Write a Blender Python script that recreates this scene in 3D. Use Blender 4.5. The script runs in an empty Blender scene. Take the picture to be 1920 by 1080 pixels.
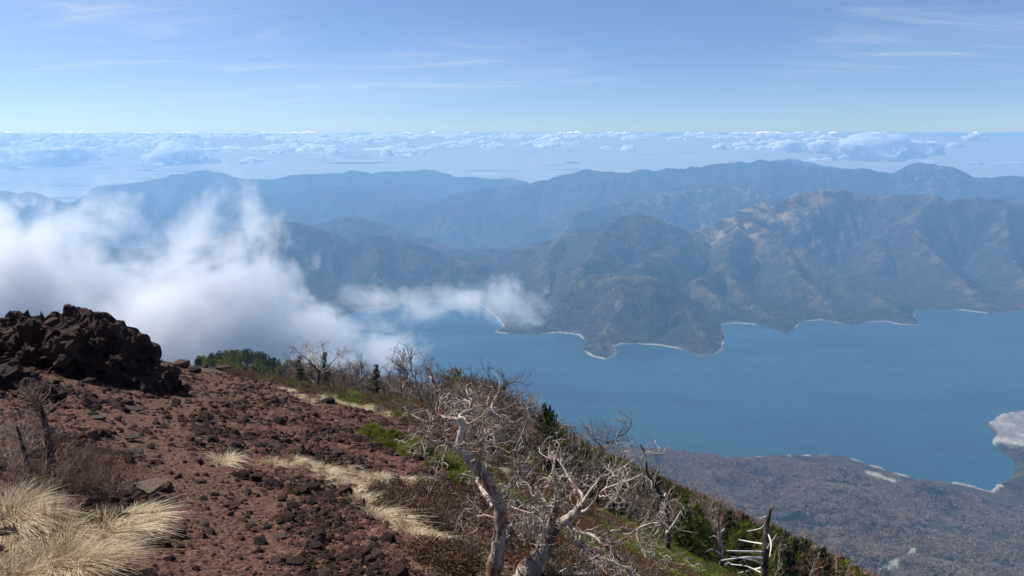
import bpy, math, random
import numpy as np
from mathutils import Vector, Matrix

R = math.radians
scene = bpy.context.scene
COL = scene.collection
random.seed(7)
rng = np.random.default_rng(7)

# ------------------------------------------------------------------ camera
FPX = 1387.0                      # focal length in pixels of the 1920 wide photograph
PITCH = math.atan(290 / FPX)      # horizon sits at row 250
CP, SP = math.cos(PITCH), math.sin(PITCH)
cam_d = bpy.data.cameras.new('camera')
cam_d.sensor_width = 36.0
cam_d.lens = 36.0 * FPX / 1920
cam_d.clip_start = 0.1
cam_d.clip_end = 600000
cam = bpy.data.objects.new('camera', cam_d)
COL.objects.link(cam)
cam.rotation_euler = (math.pi / 2 - PITCH, 0, 0)
scene.camera = cam

# ------------------------------------------------------------------ light
SUN_EL, SUN_AZ = R(51), R(-68)     # azimuth from straight ahead, negative = to the left
sun_dir = Vector((math.sin(SUN_AZ) * math.cos(SUN_EL), math.cos(SUN_AZ) * math.cos(SUN_EL), math.sin(SUN_EL)))
sd = bpy.data.lights.new('sun', 'SUN')
sd.energy = 5.0
sd.angle = R(0.5)
sd.color = (1.0, 0.96, 0.9)
sun = bpy.data.objects.new('sun', sd)
COL.objects.link(sun)
sun.rotation_euler = sun_dir.to_track_quat('Z', 'Y').to_euler()
sun.location = (0, 0, 50)

scene.view_settings.view_transform = 'Standard'
scene.view_settings.look = 'None'
scene.view_settings.gamma = 1.0
scene.view_settings.exposure = 0.5
scene.cycles.use_denoising = True
scene.cycles.max_bounces = 8
scene.cycles.volume_bounces = 4
scene.cycles.transparent_max_bounces = 12
scene.cycles.volume_max_steps = 256

# ------------------------------------------------------------------ node helper
class NT:
    def __init__(s, tree): s.t = tree; s.n = tree.nodes; s.l = tree.links
    def node(s, typ, **kw):
        n = s.n.new(typ)
        ins = kw.pop('ins', {})
        for k, v in kw.items(): setattr(n, k, v)
        for k, v in ins.items(): s.set(n.inputs[k], v)
        return n
    def set(s, sock, v):
        if isinstance(v, bpy.types.NodeSocket): s.l.new(v, sock)
        else: sock.default_value = v
    def math(s, op, a, b=None, c=None, clamp=False):
        n = s.n.new('ShaderNodeMath'); n.operation = op; n.use_clamp = clamp
        for i, v in enumerate((a, b, c)):
            if v is not None: s.set(n.inputs[i], v)
        return n.outputs[0]
    def vmath(s, op, a, b=None, out=0):
        n = s.n.new('ShaderNodeVectorMath'); n.operation = op
        s.set(n.inputs[0], a)
        if b is not None: s.set(n.inputs[1], b)
        return n.outputs[out]
    def noise(s, vec, scale, detail=4, rough=0.55, dist=0.0, dim='3D'):
        n = s.n.new('ShaderNodeTexNoise'); n.noise_dimensions = dim
        if vec is not None: s.set(n.inputs['Vector'], vec)
        n.inputs['Scale'].default_value = scale; n.inputs['Detail'].default_value = detail
        n.inputs['Roughness'].default_value = rough; n.inputs['Distortion'].default_value = dist
        return n.outputs['Fac']
    def ramp(s, fac, stops, interp='LINEAR'):
        n = s.n.new('ShaderNodeValToRGB'); cr = n.color_ramp; cr.interpolation = interp
        while len(cr.elements) < len(stops): cr.elements.new(0.5)
        for e, (p, c) in zip(cr.elements, stops):
            e.position = p; e.color = c if len(c) == 4 else (*c, 1)
        s.set(n.inputs[0], fac)
        return n.outputs[0]
    def rng(s, v, a, b, c=0.0, d=1.0, smooth=True):
        n = s.n.new('ShaderNodeMapRange')
        if smooth: n.interpolation_type = 'SMOOTHSTEP'
        s.set(n.inputs[0], v)
        for i, q in enumerate((a, b, c, d)): s.set(n.inputs[i + 1], q)
        return n.outputs[0]
    def mix(s, fac, a, b, mode='MIX'):
        n = s.n.new('ShaderNodeMix'); n.data_type = 'RGBA'; n.blend_type = mode
        s.set(n.inputs[0], fac)
        for i, v in ((6, a), (7, b)):
            s.set(n.inputs[i], v if isinstance(v, bpy.types.NodeSocket) or len(v) == 4 else (*v, 1))
        return n.outputs[2]

def new_mat(name):
    m = bpy.data.materials.new(name); m.use_nodes = True
    m.node_tree.nodes.clear()
    t = NT(m.node_tree)
    out = t.node('ShaderNodeOutputMaterial')
    return m, t, out

# ------------------------------------------------------------------ world: clear sky with thin high cirrus
world = bpy.data.worlds.new('World'); scene.world = world
world.use_nodes = True
wt = NT(world.node_tree); wt.n.clear()
wout = wt.node('ShaderNodeOutputWorld')
sky = wt.node('ShaderNodeTexSky', sky_type='NISHITA')
sky.sun_disc = False
sky.sun_elevation = SUN_EL
sky.sun_rotation = SUN_AZ
sky.altitude = 2400
sky.air_density = 0.92
sky.dust_density = 3.0
sky.ozone_density = 6.0
wtc = wt.node('ShaderNodeTexCoord').outputs['Generated']
lift = wt.vmath('NORMALIZE', wt.vmath('ADD', wtc, (0, 0, 0.03)))
wt.l.new(lift, sky.inputs['Vector'])
wsep = wt.node('ShaderNodeSeparateXYZ', ins={0: wtc})
dx, dy, dz = wsep.outputs
# map the direction on to a flat layer of thin ice cloud high above: perspective as on a real cloud deck
inv = wt.math('DIVIDE', 1.0, wt.math('MAXIMUM', wt.math('ADD', dz, 0.10), 0.02))
lay = wt.node('ShaderNodeCombineXYZ', ins={0: wt.math('MULTIPLY', dx, inv), 1: wt.math('MULTIPLY', dy, inv)}).outputs[0]
mp = wt.node('ShaderNodeMapping'); wt.set(mp.inputs['Vector'], lay); mp.inputs['Location'].default_value = (7, 4, 0); lay = mp.outputs[0]
rot = wt.node('ShaderNodeMapping'); wt.set(rot.inputs['Vector'], lay)
rot.inputs['Rotation'].default_value = (0, 0, R(28)); rot.inputs['Scale'].default_value = (0.5, 1.35, 1)
streak = wt.noise(rot.outputs[0], 1.3, 8, 0.66, 1.3)
patch = wt.noise(lay, 0.30, 3, 0.5, 0.4)
cir = wt.math('MULTIPLY', wt.rng(streak, 0.44, 0.80), wt.rng(patch, 0.43, 0.62))
cir = wt.math('MULTIPLY', cir, wt.rng(dz, 0.0, 0.05))
veil = wt.math('MULTIPLY', wt.rng(patch, 0.42, 0.75), 0.10)
cfac = wt.math('ADD', wt.math('MULTIPLY', cir, 0.42), veil, clamp=True)
skycol = wt.mix(cfac, sky.outputs[0], (6.0, 6.6, 7.2, 1))
bg = wt.node('ShaderNodeBackground', ins={'Color': skycol, 'Strength': 0.096})
wt.l.new(bg.outputs[0], wout.inputs['Surface'])

# ------------------------------------------------------------------ geometry helpers
def ray(px, py):
    xn, yn = (px - 960) / FPX, (py - 540) / FPX
    return np.array((xn, CP - yn * SP, -SP - yn * CP))
def at(px, py, Y):                 # the place Y metres ahead that the photograph shows at that pixel
    d = ray(px, py); return d * (Y / d[1])
LAKE = -1200.0
def on_lake(px, py):
    d = ray(px, py); return (d * (LAKE / d[2]))[:2]

def _h(ix, iy, seed):
    n = (ix.astype(np.int64) * 374761393 + iy.astype(np.int64) * 668265263 + seed * 974634777) & 0xffffffff
    n = ((n ^ (n >> 13)) * 1274126177) & 0xffffffff
    return ((n ^ (n >> 16)) & 0xffffff) / float(0x1000000)
def perlin(x, y, seed=0):
    x0 = np.floor(x); y0 = np.floor(y); fx = x - x0; fy = y - y0
    u = fx * fx * fx * (fx * (fx * 6 - 15) + 10); v = fy * fy * fy * (fy * (fy * 6 - 15) + 10)
    def g(ix, iy, ax, ay):
        a = _h(ix, iy, seed) * 6.2831853
        return np.cos(a) * ax + np.sin(a) * ay
    a = g(x0, y0, fx, fy); b = g(x0 + 1, y0, fx - 1, fy)
    c = g(x0, y0 + 1, fx, fy - 1); d = g(x0 + 1, y0 + 1, fx - 1, fy - 1)
    return 1.41 * ((a + (b - a) * u) * (1 - v) + (c + (d - c) * u) * v)
def fbm(x, y, wl, octv=5, seed=0, gain=0.5):
    r = 0; a = 1.0; f = 1.0 / wl
    for k in range(octv):
        r = r + a * perlin(x * f + 17.3 * k, y * f - 9.1 * k, seed + k); a *= gain; f *= 2.03
    return r
def ridged(x, y, wl, octv=4, seed=0, gain=0.5):
    r = 0; a = 1.0; f = 1.0 / wl; t = 0
    for k in range(octv):
        r = r + a * (1 - np.abs(perlin(x * f + 7.7 * k, y * f + 3.1 * k, seed + k)) * 1.7); t += a; a *= gain; f *= 2.05
    return r / t
def sstep(a, b, x):
    t = np.clip((x - a) / (b - a), 0, 1); return t * t * (3 - 2 * t)
def smax(a, b, k):
    h = np.clip(0.5 + 0.5 * (a - b) / k, 0, 1); return b + (a - b) * h + k * h * (1 - h)
def smin(a, b, k): return -smax(-a, -b, k)

def mesh_np(name, verts, faces, mat=None, smooth=True, parent=None, attrs=None, link=True):
    """verts (n,3) array; faces (m,3) or (m,4) int array"""
    verts = np.ascontiguousarray(verts, dtype=np.float32); faces = np.ascontiguousarray(faces, dtype=np.int32)
    me = bpy.data.meshes.new(name); k = faces.shape[1]
    me.vertices.add(len(verts)); me.vertices.foreach_set('co', verts.ravel())
    me.loops.add(faces.size); me.loops.foreach_set('vertex_index', faces.ravel())
    me.polygons.add(len(faces))
    me.polygons.foreach_set('loop_start', np.arange(0, faces.size, k, dtype=np.int32))
    me.polygons.foreach_set('use_smooth', np.full(len(faces), smooth, dtype=bool))
    me.update(calc_edges=True)
    for an, av in (attrs or {}).items():
        at_ = me.attributes.new(an, 'FLOAT', 'POINT'); at_.data.foreach_set('value', np.ascontiguousarray(av, dtype=np.float32))
    if mat: me.materials.append(mat)
    if not link: return me
    return link_obj(name, me, parent)
def link_obj(name, me, parent=None):
    o = bpy.data.objects.new(name, me); COL.objects.link(o)
    if parent is not None: o.parent = parent
    return o
def tag(o, label=None, cat=None, group=None, kind=None):
    if label: o['label'] = label
    if cat: o['category'] = cat
    if group: o['group'] = group
    if kind: o['kind'] = kind
    return o
def thing(name, loc, label, cat, group=None, rz=0.0, sc=1.0):
    o = bpy.data.objects.new(name, None); COL.objects.link(o)
    o.empty_display_size = 0.2
    o.location = loc; o.rotation_euler = (0, 0, rz); o.scale = (sc, sc, sc)
    return tag(o, label, cat, group)
def grid_faces(nu, nv):
    i = np.arange(nu - 1)[:, None] * nv + np.arange(nv - 1)[None, :]
    return np.stack([i, i + nv, i + nv + 1, i + 1], -1).reshape(-1, 4)

# ------------------------------------------------------------------ shorelines (world metres, from the level of the lake)
def poly(pts): return np.array([on_lake(*p) for p in pts])
far_shore = poly([(560, 640), (600, 612), (690, 578), (735, 576), (745, 569), (790, 565), (837, 560), (868, 560), (890, 566), (915, 580), (935, 600),
    (945, 612), (928, 622), (940, 625), (1000, 627), (1050, 624), (1085, 628), (1098, 640), (1090, 655), (1110, 668), (1135, 674), (1152, 668), (1157, 660),
    (1150, 651), (1165, 645), (1200, 645), (1240, 648), (1280, 655), (1310, 667), (1340, 665), (1354, 655), (1358, 632), (1352, 609),
    (1375, 606), (1412, 608), (1440, 615), (1475, 625), (1490, 616), (1505, 603), (1540, 600), (1570, 605), (1590, 611), (1620, 605), (1660, 603),
    (1690, 609), (1728, 609), (1716, 598), (1714, 582), (1760, 580), (1800, 582), (1850, 587), (1880, 588), (1920, 580), (2000, 584), (2150, 570)])
far_poly = np.vstack([far_shore, [(9000, 5200), (60000, 20000), (60000, 60000), (-60000, 60000), (-60000, 9000), (-9000, 4300), (-2600, 3900)]])
near_shore = poly([(2100, 742), (1990, 755), (1920, 768), (1880, 776), (1850, 795), (1868, 812), (1862, 832), (1878, 846), (1900, 862), (1908, 880), (1890, 900), (1868, 912),
    (1858, 921), (1800, 906), (1720, 898), (1660, 880), (1590, 857), (1540, 852), (1440, 854), (1372, 863), (1310, 852), (1230, 843), (1140, 836)])
near_poly = np.vstack([near_shore, [(-100, 2560), (-700, 2680), (-1500, 3000), (-2300, 3500), (-9000, 3000), (-9000, -3000), (9000, -3000), (9000, 3000)]])

def poly_sd(x, y, P):
    """signed distance to polygon P, positive inside"""
    d2 = np.full(x.shape, 1e18); ins = np.zeros(x.shape, bool)
    n = len(P)
    for i in range(n):
        ax, ay = P[i]; bx, by = P[(i + 1) % n]
        ex, ey = bx - ax, by - ay
        t = np.clip(((x - ax) * ex + (y - ay) * ey) / (ex * ex + ey * ey), 0, 1)
        qx, qy = x - ax - t * ex, y - ay - t * ey
        d2 = np.minimum(d2, qx * qx + qy * qy)
        cond = (ay > y) != (by > y)
        with np.errstate(divide='ignore', invalid='ignore'):
            xi = ax + (y - ay) / (by - ay if by != ay else 1e-9) * ex
        ins ^= cond & (x < xi)
    d = np.sqrt(d2)
    return np.where(ins, d, -d)

# ------------------------------------------------------------------ near ground: rim of the cone falling ahead and to the right
def ground_smooth(x, y):
    x = np.asarray(x, float); y = np.asarray(y, float)
    r = np.sqrt(x * x + y * y)
    q = np.where(x > 0, 0.28, 0.05) * x * x / np.sqrt(0.5 * x * x + y * y + 36)
    s = 0.33 * y + 0.22 * x + q + 0.10 * r * r / (r + 60) + 0.03 * r * sstep(0.0, 0.36, x / np.sqrt(y * y + 25)) * sstep(4, 22, r)
    s = s + r * 0.12 * np.exp(-r / 95) * sstep(-0.14, 0.16, x / np.sqrt(y * y + 4)) * sstep(4.5, 13, r)      # the bank below the birches
    return -1.7 - s
def ground(x, y):
    x = np.asarray(x, float); y = np.asarray(y, float)
    r = np.sqrt(x * x + y * y)
    z = ground_smooth(x, y)
    n = fbm(x, y, 7.0, 4, 11) * 0.22 * sstep(2, 9, r) + fbm(x, y, 60, 4, 5) * 2.2 * sstep(40, 160, r)
    return z + n
def flank(x, y):
    """the cone's flank and the wooded apron at the lake, beyond the near ground"""
    r = np.sqrt(x * x + y * y)
    z = ground(x, y)
    ds = poly_sd(x, y, near_poly)
    wob = fbm(x, y, 420, 5, 21)
    gul = ridged(x, y, 330, 4, 29)
    ap = LAKE + np.where(ds > 0, 3 + 0.06 * ds + 0.00009 * ds * ds + wob * 34 * sstep(40, 500, ds) + (gul - .6) * 55 * sstep(60, 600, ds), ds * 0.3)
    z2 = z + (fbm(x, y, 260, 4, 33) * 14 - 10) * sstep(250, 900, r)
    u_ = x / np.maximum(y, 1.0)
    z2 = z2 + 0.034 * r * np.exp(-((u_ + 0.37) / 0.085) ** 2) * sstep(190, 330, r) * (1 - sstep(480, 900, r))      # wooded shoulder beyond the crest
    out = smax(z2, ap, 30.0)
    out = np.where(r < 600, z2 + (out - z2) * sstep(250, 600, r), out)
    return np.where(ds > 0, out, np.minimum(out, LAKE + ds * 0.3)), ds

# ================================================================== materials for the land
def hilly_material(name, near=False):
    """bare spring woods with dark conifer stands, ochre grass on the crests, pale scars and shore sand"""
    m, t, out = new_mat(name)
    geo = t.node('ShaderNodeNewGeometry')
    pos = geo.outputs['Position']
    nz = t.node('ShaderNodeSeparateXYZ', ins={0: geo.outputs['Normal']}).outputs[2]
    A = lambda n: t.node('ShaderNodeAttribute', attribute_name=n).outputs['Fac']
    big = t.noise(pos, 0.0016, 5, 0.6, 0.4)
    mid = t.noise(pos, 0.012, 5, 0.62)
    fine = t.noise(pos, 0.075, 3, 0.7)
    wood = t.ramp(t.math('ADD', t.math('MULTIPLY', mid, 0.5), t.math('MULTIPLY', fine, 0.5)),
                  [(0.36, (0.010, 0.010, 0.010)), (0.48, (0.036, 0.028, 0.025)), (0.58, (0.076, 0.056, 0.046)), (0.68, (0.145, 0.108, 0.088))])
    fir = t.ramp(fine, [(0.3, (0.012, 0.022, 0.014)), (0.6, (0.032, 0.05, 0.026)), (0.8, (0.06, 0.085, 0.04))])
    firm = t.rng(t.math('ADD', t.math('MULTIPLY', big, 0.6), t.math('MULTIPLY', mid, 0.4)), 0.46, 0.60)
    firm = t.math('MULTIPLY', firm, t.rng(fine, 0.36, 0.56))
    c = t.mix(firm, wood, fir)
    grass = t.ramp(mid, [(0.3, (0.16, 0.105, 0.06)), (0.7, (0.30, 0.205, 0.115))])
    c = t.mix(t.math('MULTIPLY', A('grass'), t.rng(t.noise(pos, 0.006, 4, 0.65), 0.46, 0.62)), c, grass)
    scar = t.ramp(fine, [(0.3, (0.13, 0.105, 0.085)), (0.7, (0.30, 0.25, 0.205))])
    c = t.mix(t.math('MULTIPLY', A('scar'), t.rng(t.noise(pos, 0.011, 4, 0.7), 0.50, 0.60)), c, scar)
    c = t.mix(A('sand'), c, t.ramp(fine, [(0.3, (0.22, 0.20, 0.17)), (0.7, (0.42, 0.39, 0.35))]))
    b = t.node('ShaderNodeBsdfPrincipled', ins={'Base Color': c, 'Roughness': 0.95})
    b.inputs['Specular IOR Level'].default_value = 0.1
    bump = t.node('ShaderNodeBump', ins={'Height': t.math('ADD', fine, t.math('MULTIPLY', mid, 2.0)), 'Strength': 0.8, 'Distance': 9.0})
    t.l.new(bump.outputs[0], b.inputs['Normal'])
    t.l.new(b.outputs[0], out.inputs['Surface'])
    return m
M_hill = hilly_material('hill_woods')

def rocky_ground():
    m, t, out = new_mat('scoria_ground')
    pos = t.node('ShaderNodeNewGeometry').outputs['Position']
    A = lambda n: t.node('ShaderNodeAttribute', attribute_name=n).outputs['Fac']
    big = t.noise(pos, 0.35, 4, 0.6); mid = t.noise(pos, 2.6, 5, 0.65); fine = t.noise(pos, 16, 5, 0.7)
    vor = t.node('ShaderNodeTexVoronoi', ins={'Vector': pos, 'Scale': 15.0})
    vor2 = t.node('ShaderNodeTexVoronoi', ins={'Vector': pos, 'Scale': 42.0})
    vcol = t.node('ShaderNodeSeparateColor', ins={0: vor.outputs['Color']}).outputs[0]
    vcol2 = t.node('ShaderNodeSeparateColor', ins={0: vor2.outputs['Color']}).outputs[0]
    mixv = t.math('ADD', t.math('MULTIPLY', vcol, 0.35), t.math('ADD', t.math('MULTIPLY', vcol2, 0.35), t.math('MULTIPLY', mid, 0.4)))
    cind = t.ramp(mixv, [(0.15, (0.020, 0.010, 0.008)), (0.42, (0.065, 0.026, 0.018)), (0.66, (0.108, 0.046, 0.031)), (0.9, (0.19, 0.11, 0.078))])
    soil = t.ramp(t.math('ADD', t.math('MULTIPLY', fine, 0.6), t.math('MULTIPLY', vcol2, 0.3)),
                  [(0.25, (0.048, 0.021, 0.013)), (0.5, (0.105, 0.049, 0.029)), (0.75, (0.18, 0.105, 0.070))])
    c = t.mix(A('soil'), cind, soil)
    duff = t.ramp(t.math('ADD', t.math('MULTIPLY', fine, 0.5), t.math('MULTIPLY', mid, 0.5)),
                  [(0.3, (0.030, 0.024, 0.014)), (0.5, (0.085, 0.060, 0.032)), (0.68, (0.16, 0.10, 0.05)), (0.8, (0.10, 0.10, 0.035))])
    c = t.mix(A('veg'), c, duff)
    b = t.node('ShaderNodeBsdfPrincipled', ins={'Base Color': c, 'Roughness': 0.92})
    b.inputs['Specular IOR Level'].default_value = 0.2
    hgt = t.math('ADD', t.math('MULTIPLY', vor.outputs['Distance'], -0.55), t.math('ADD', t.math('MULTIPLY', vor2.outputs['Distance'], -0.22), t.math('MULTIPLY', fine, 0.35)))
    bump = t.node('ShaderNodeBump', ins={'Height': hgt, 'Strength': 0.9, 'Distance': 0.06})
    t.l.new(bump.outputs[0], b.inputs['Normal'])
    t.l.new(b.outputs[0], out.inputs['Surface'])
    return m
M_ground = rocky_ground()

# ================================================================== near ground
def strip_dist(x, y, pts):
    """distance in plan to a polyline of photograph pixels lying on the near ground"""
    d = np.full(np.shape(x), 1e9)
    W = [ground_at(*p) for p in pts]
    for a, b in zip(W[:-1], W[1:]):
        e = (b - a)[:2]; t_ = np.clip(((x - a[0]) * e[0] + (y - a[1]) * e[1]) / (e @ e), 0, 1)
        d = np.minimum(d, np.hypot(x - a[0] - t_ * e[0], y - a[1] - t_ * e[1]))
    return d
def ground_at(px, py, lo=1.2, hi=900.0):
    """first place where the line of sight through a pixel meets the near ground"""
    d = ray(px, py); ts = np.exp(np.linspace(math.log(lo), math.log(hi), 900)) / d[1]
    P = d[None, :] * ts[:, None]; below = P[:, 2] <= ground(P[:, 0], P[:, 1])
    i = int(np.argmax(below)) if below.any() else int(np.argmin(P[:, 2] - ground(P[:, 0], P[:, 1])))
    return np.array((P[i, 0], P[i, 1], float(ground(P[i, 0], P[i, 1]))))
# edge of the bare scoria against the vegetated slope, and the trodden path
edge_px = [(330, 690), (420, 700), (520, 720), (600, 745), (700, 775), (790, 815), (870, 900), (905, 980), (915, 1070)]
EDGE = np.array([ground_at(*p)[:2] for p in edge_px])
EDGE = np.vstack([EDGE, EDGE[-1] + (EDGE[-1] - EDGE[-2]) * 4])
def veg_mask(x, y):
    """1 on the vegetated side (right and beyond) of the edge"""
    P = np.vstack([EDGE, [(60, 1.0), (400, 40), (400, 900), (-400, 900), (-60, 60), (-22, 30), (EDGE[0][0] - 1.0, EDGE[0][1] + 2)]])
    return np.maximum(poly_sd(x, y, P), poly_sd(x, y, HEATH))
HEATH = np.array([ground_at(*p)[:2] for p in [(690, 925), (780, 905), (870, 925), (905, 980), (915, 1075), (850, 1078), (800, 1020), (745, 985)]])
path_px = [(330, 1075), (400, 985), (430, 930), (340, 880), (280, 830), (285, 780), (330, 745), (420, 715)]

def near_grid(r0, r1, nr, az0, az1, na):
    rr = np.exp(np.linspace(math.log(r0), math.log(r1), nr)); aa = np.linspace(az0, az1, na)
    a, r = np.meshgrid(aa, rr, indexing='ij')
    return r * np.sin(a), r * np.cos(a)
X, Y = near_grid(1.0, 64.0, 620, R(-62), R(62), 760)
fx, fy = X.ravel(), Y.ravel()
z = ground(fx, fy)
rr_ = np.hypot(fx, fy)
vm = veg_mask(fx, fy)
pd = strip_dist(fx, fy, path_px)
soil = np.clip(1 - sstep(0.25, 0.85, pd + fbm(fx, fy, 1.1, 3, 40) * 0.35), 0, 1)
soil = np.maximum(soil, sstep(0.1, 0.5, fbm(fx, fy, 2.6, 4, 44)) * 0.8)
veg = sstep(-0.3, 0.7, vm + fbm(fx, fy, 1.6, 4, 47) * 0.8)
rough = (1 - 0.75 * soil) * (1 - 0.5 * veg)
lump = ridged(fx, fy, 0.55, 4, 50) - 0.6
z = z + rough * (lump * 0.075 + fbm(fx, fy, 0.16, 3, 55) * 0.022) * (1 + rr_ * 0.03) - 0.05 * soil
NEAR_Z = z.reshape(X.shape)
terr = mesh_np('ground', np.stack([fx, fy, z], -1), grid_faces(*X.shape)[:, ::-1], M_ground, True, attrs={'soil': soil, 'veg': veg})
tag(terr, 'dark red volcanic scoria slope falling away to the right', kind='structure')
print('near ok')

# ------------------------------------------------------------------ the cone's flank and the apron at the lake
X, Y = near_grid(60.0, 4300.0, 420, R(-60), R(60), 640)
fx, fy = X.ravel(), Y.ravel()
z, ds = flank(fx, fy)
rr_ = np.hypot(fx, fy)
z = z - 0.5 * (1 - sstep(60, 75, rr_))
sand = np.clip(1 - sstep(2, 9, np.abs(ds - 2) + np.maximum(fbm(fx, fy, 160, 3, 60) * 30, -4)), 0, 1) * (ds > -8)
flat = poly_sd(fx, fy, poly([(1850, 795), (1868, 812), (1862, 830), (1890, 838), (1960, 850), (2100, 830), (2100, 742), (1990, 755), (1920, 768), (1880, 776)]))
sand = np.maximum(sand, sstep(0, 12, flat) * (0.55 + 0.45 * sstep(-0.1, 0.25, fbm(fx, fy, 140, 4, 62))))
def flank_at(px, py):
    d = ray(px, py); ts = np.linspace(900, 3200, 700) / d[1]; P = d[None, :] * ts[:, None]
    bl_ = P[:, 2] <= flank(P[:, 0], P[:, 1])[0]; return P[int(np.argmax(bl_)), :2]
BARE = np.array([flank_at(*p_) for p_ in [(1622, 884), (1650, 890), (1680, 902), (1678, 909), (1648, 899), (1622, 890)]])
bare = poly_sd(fx, fy, BARE)
sand = np.maximum(sand, sstep(-2, 4, bare))
road = np.full(fx.shape, 1e9)
rp = np.array([flank_at(*p_) for p_ in [(1635, 1078), (1668, 1060), (1698, 1046), (1712, 1030)]])
for a_, b_ in zip(rp[:-1], rp[1:]):
    e = b_ - a_; t_ = np.clip(((fx - a_[0]) * e[0] + (fy - a_[1]) * e[1]) / (e @ e), 0, 1)
    road = np.minimum(road, np.hypot(fx - a_[0] - t_ * e[0], fy - a_[1] - t_ * e[1]))
sand = np.maximum(sand, 0.8 * (1 - sstep(5, 16, road + 8 * fbm(fx, fy, 30, 2, 64))))
F = grid_faces(*X.shape)[:, ::-1]
keep = (z[F] > LAKE - 25).any(1)
fl = mesh_np('hillside', np.stack([fx, fy, z], -1), F[keep], M_hill, True,
             attrs={'sand': sand, 'scar': 0 * z, 'grass': 0.25 * sstep(200, 1200, rr_) * sstep(0, .4, fbm(fx, fy, 500, 3, 65))})
tag(fl, 'steep wooded flank of the cone and bare woods at the lake', kind='structure')
SAND_FLANK = (fx, fy, sand)

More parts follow.
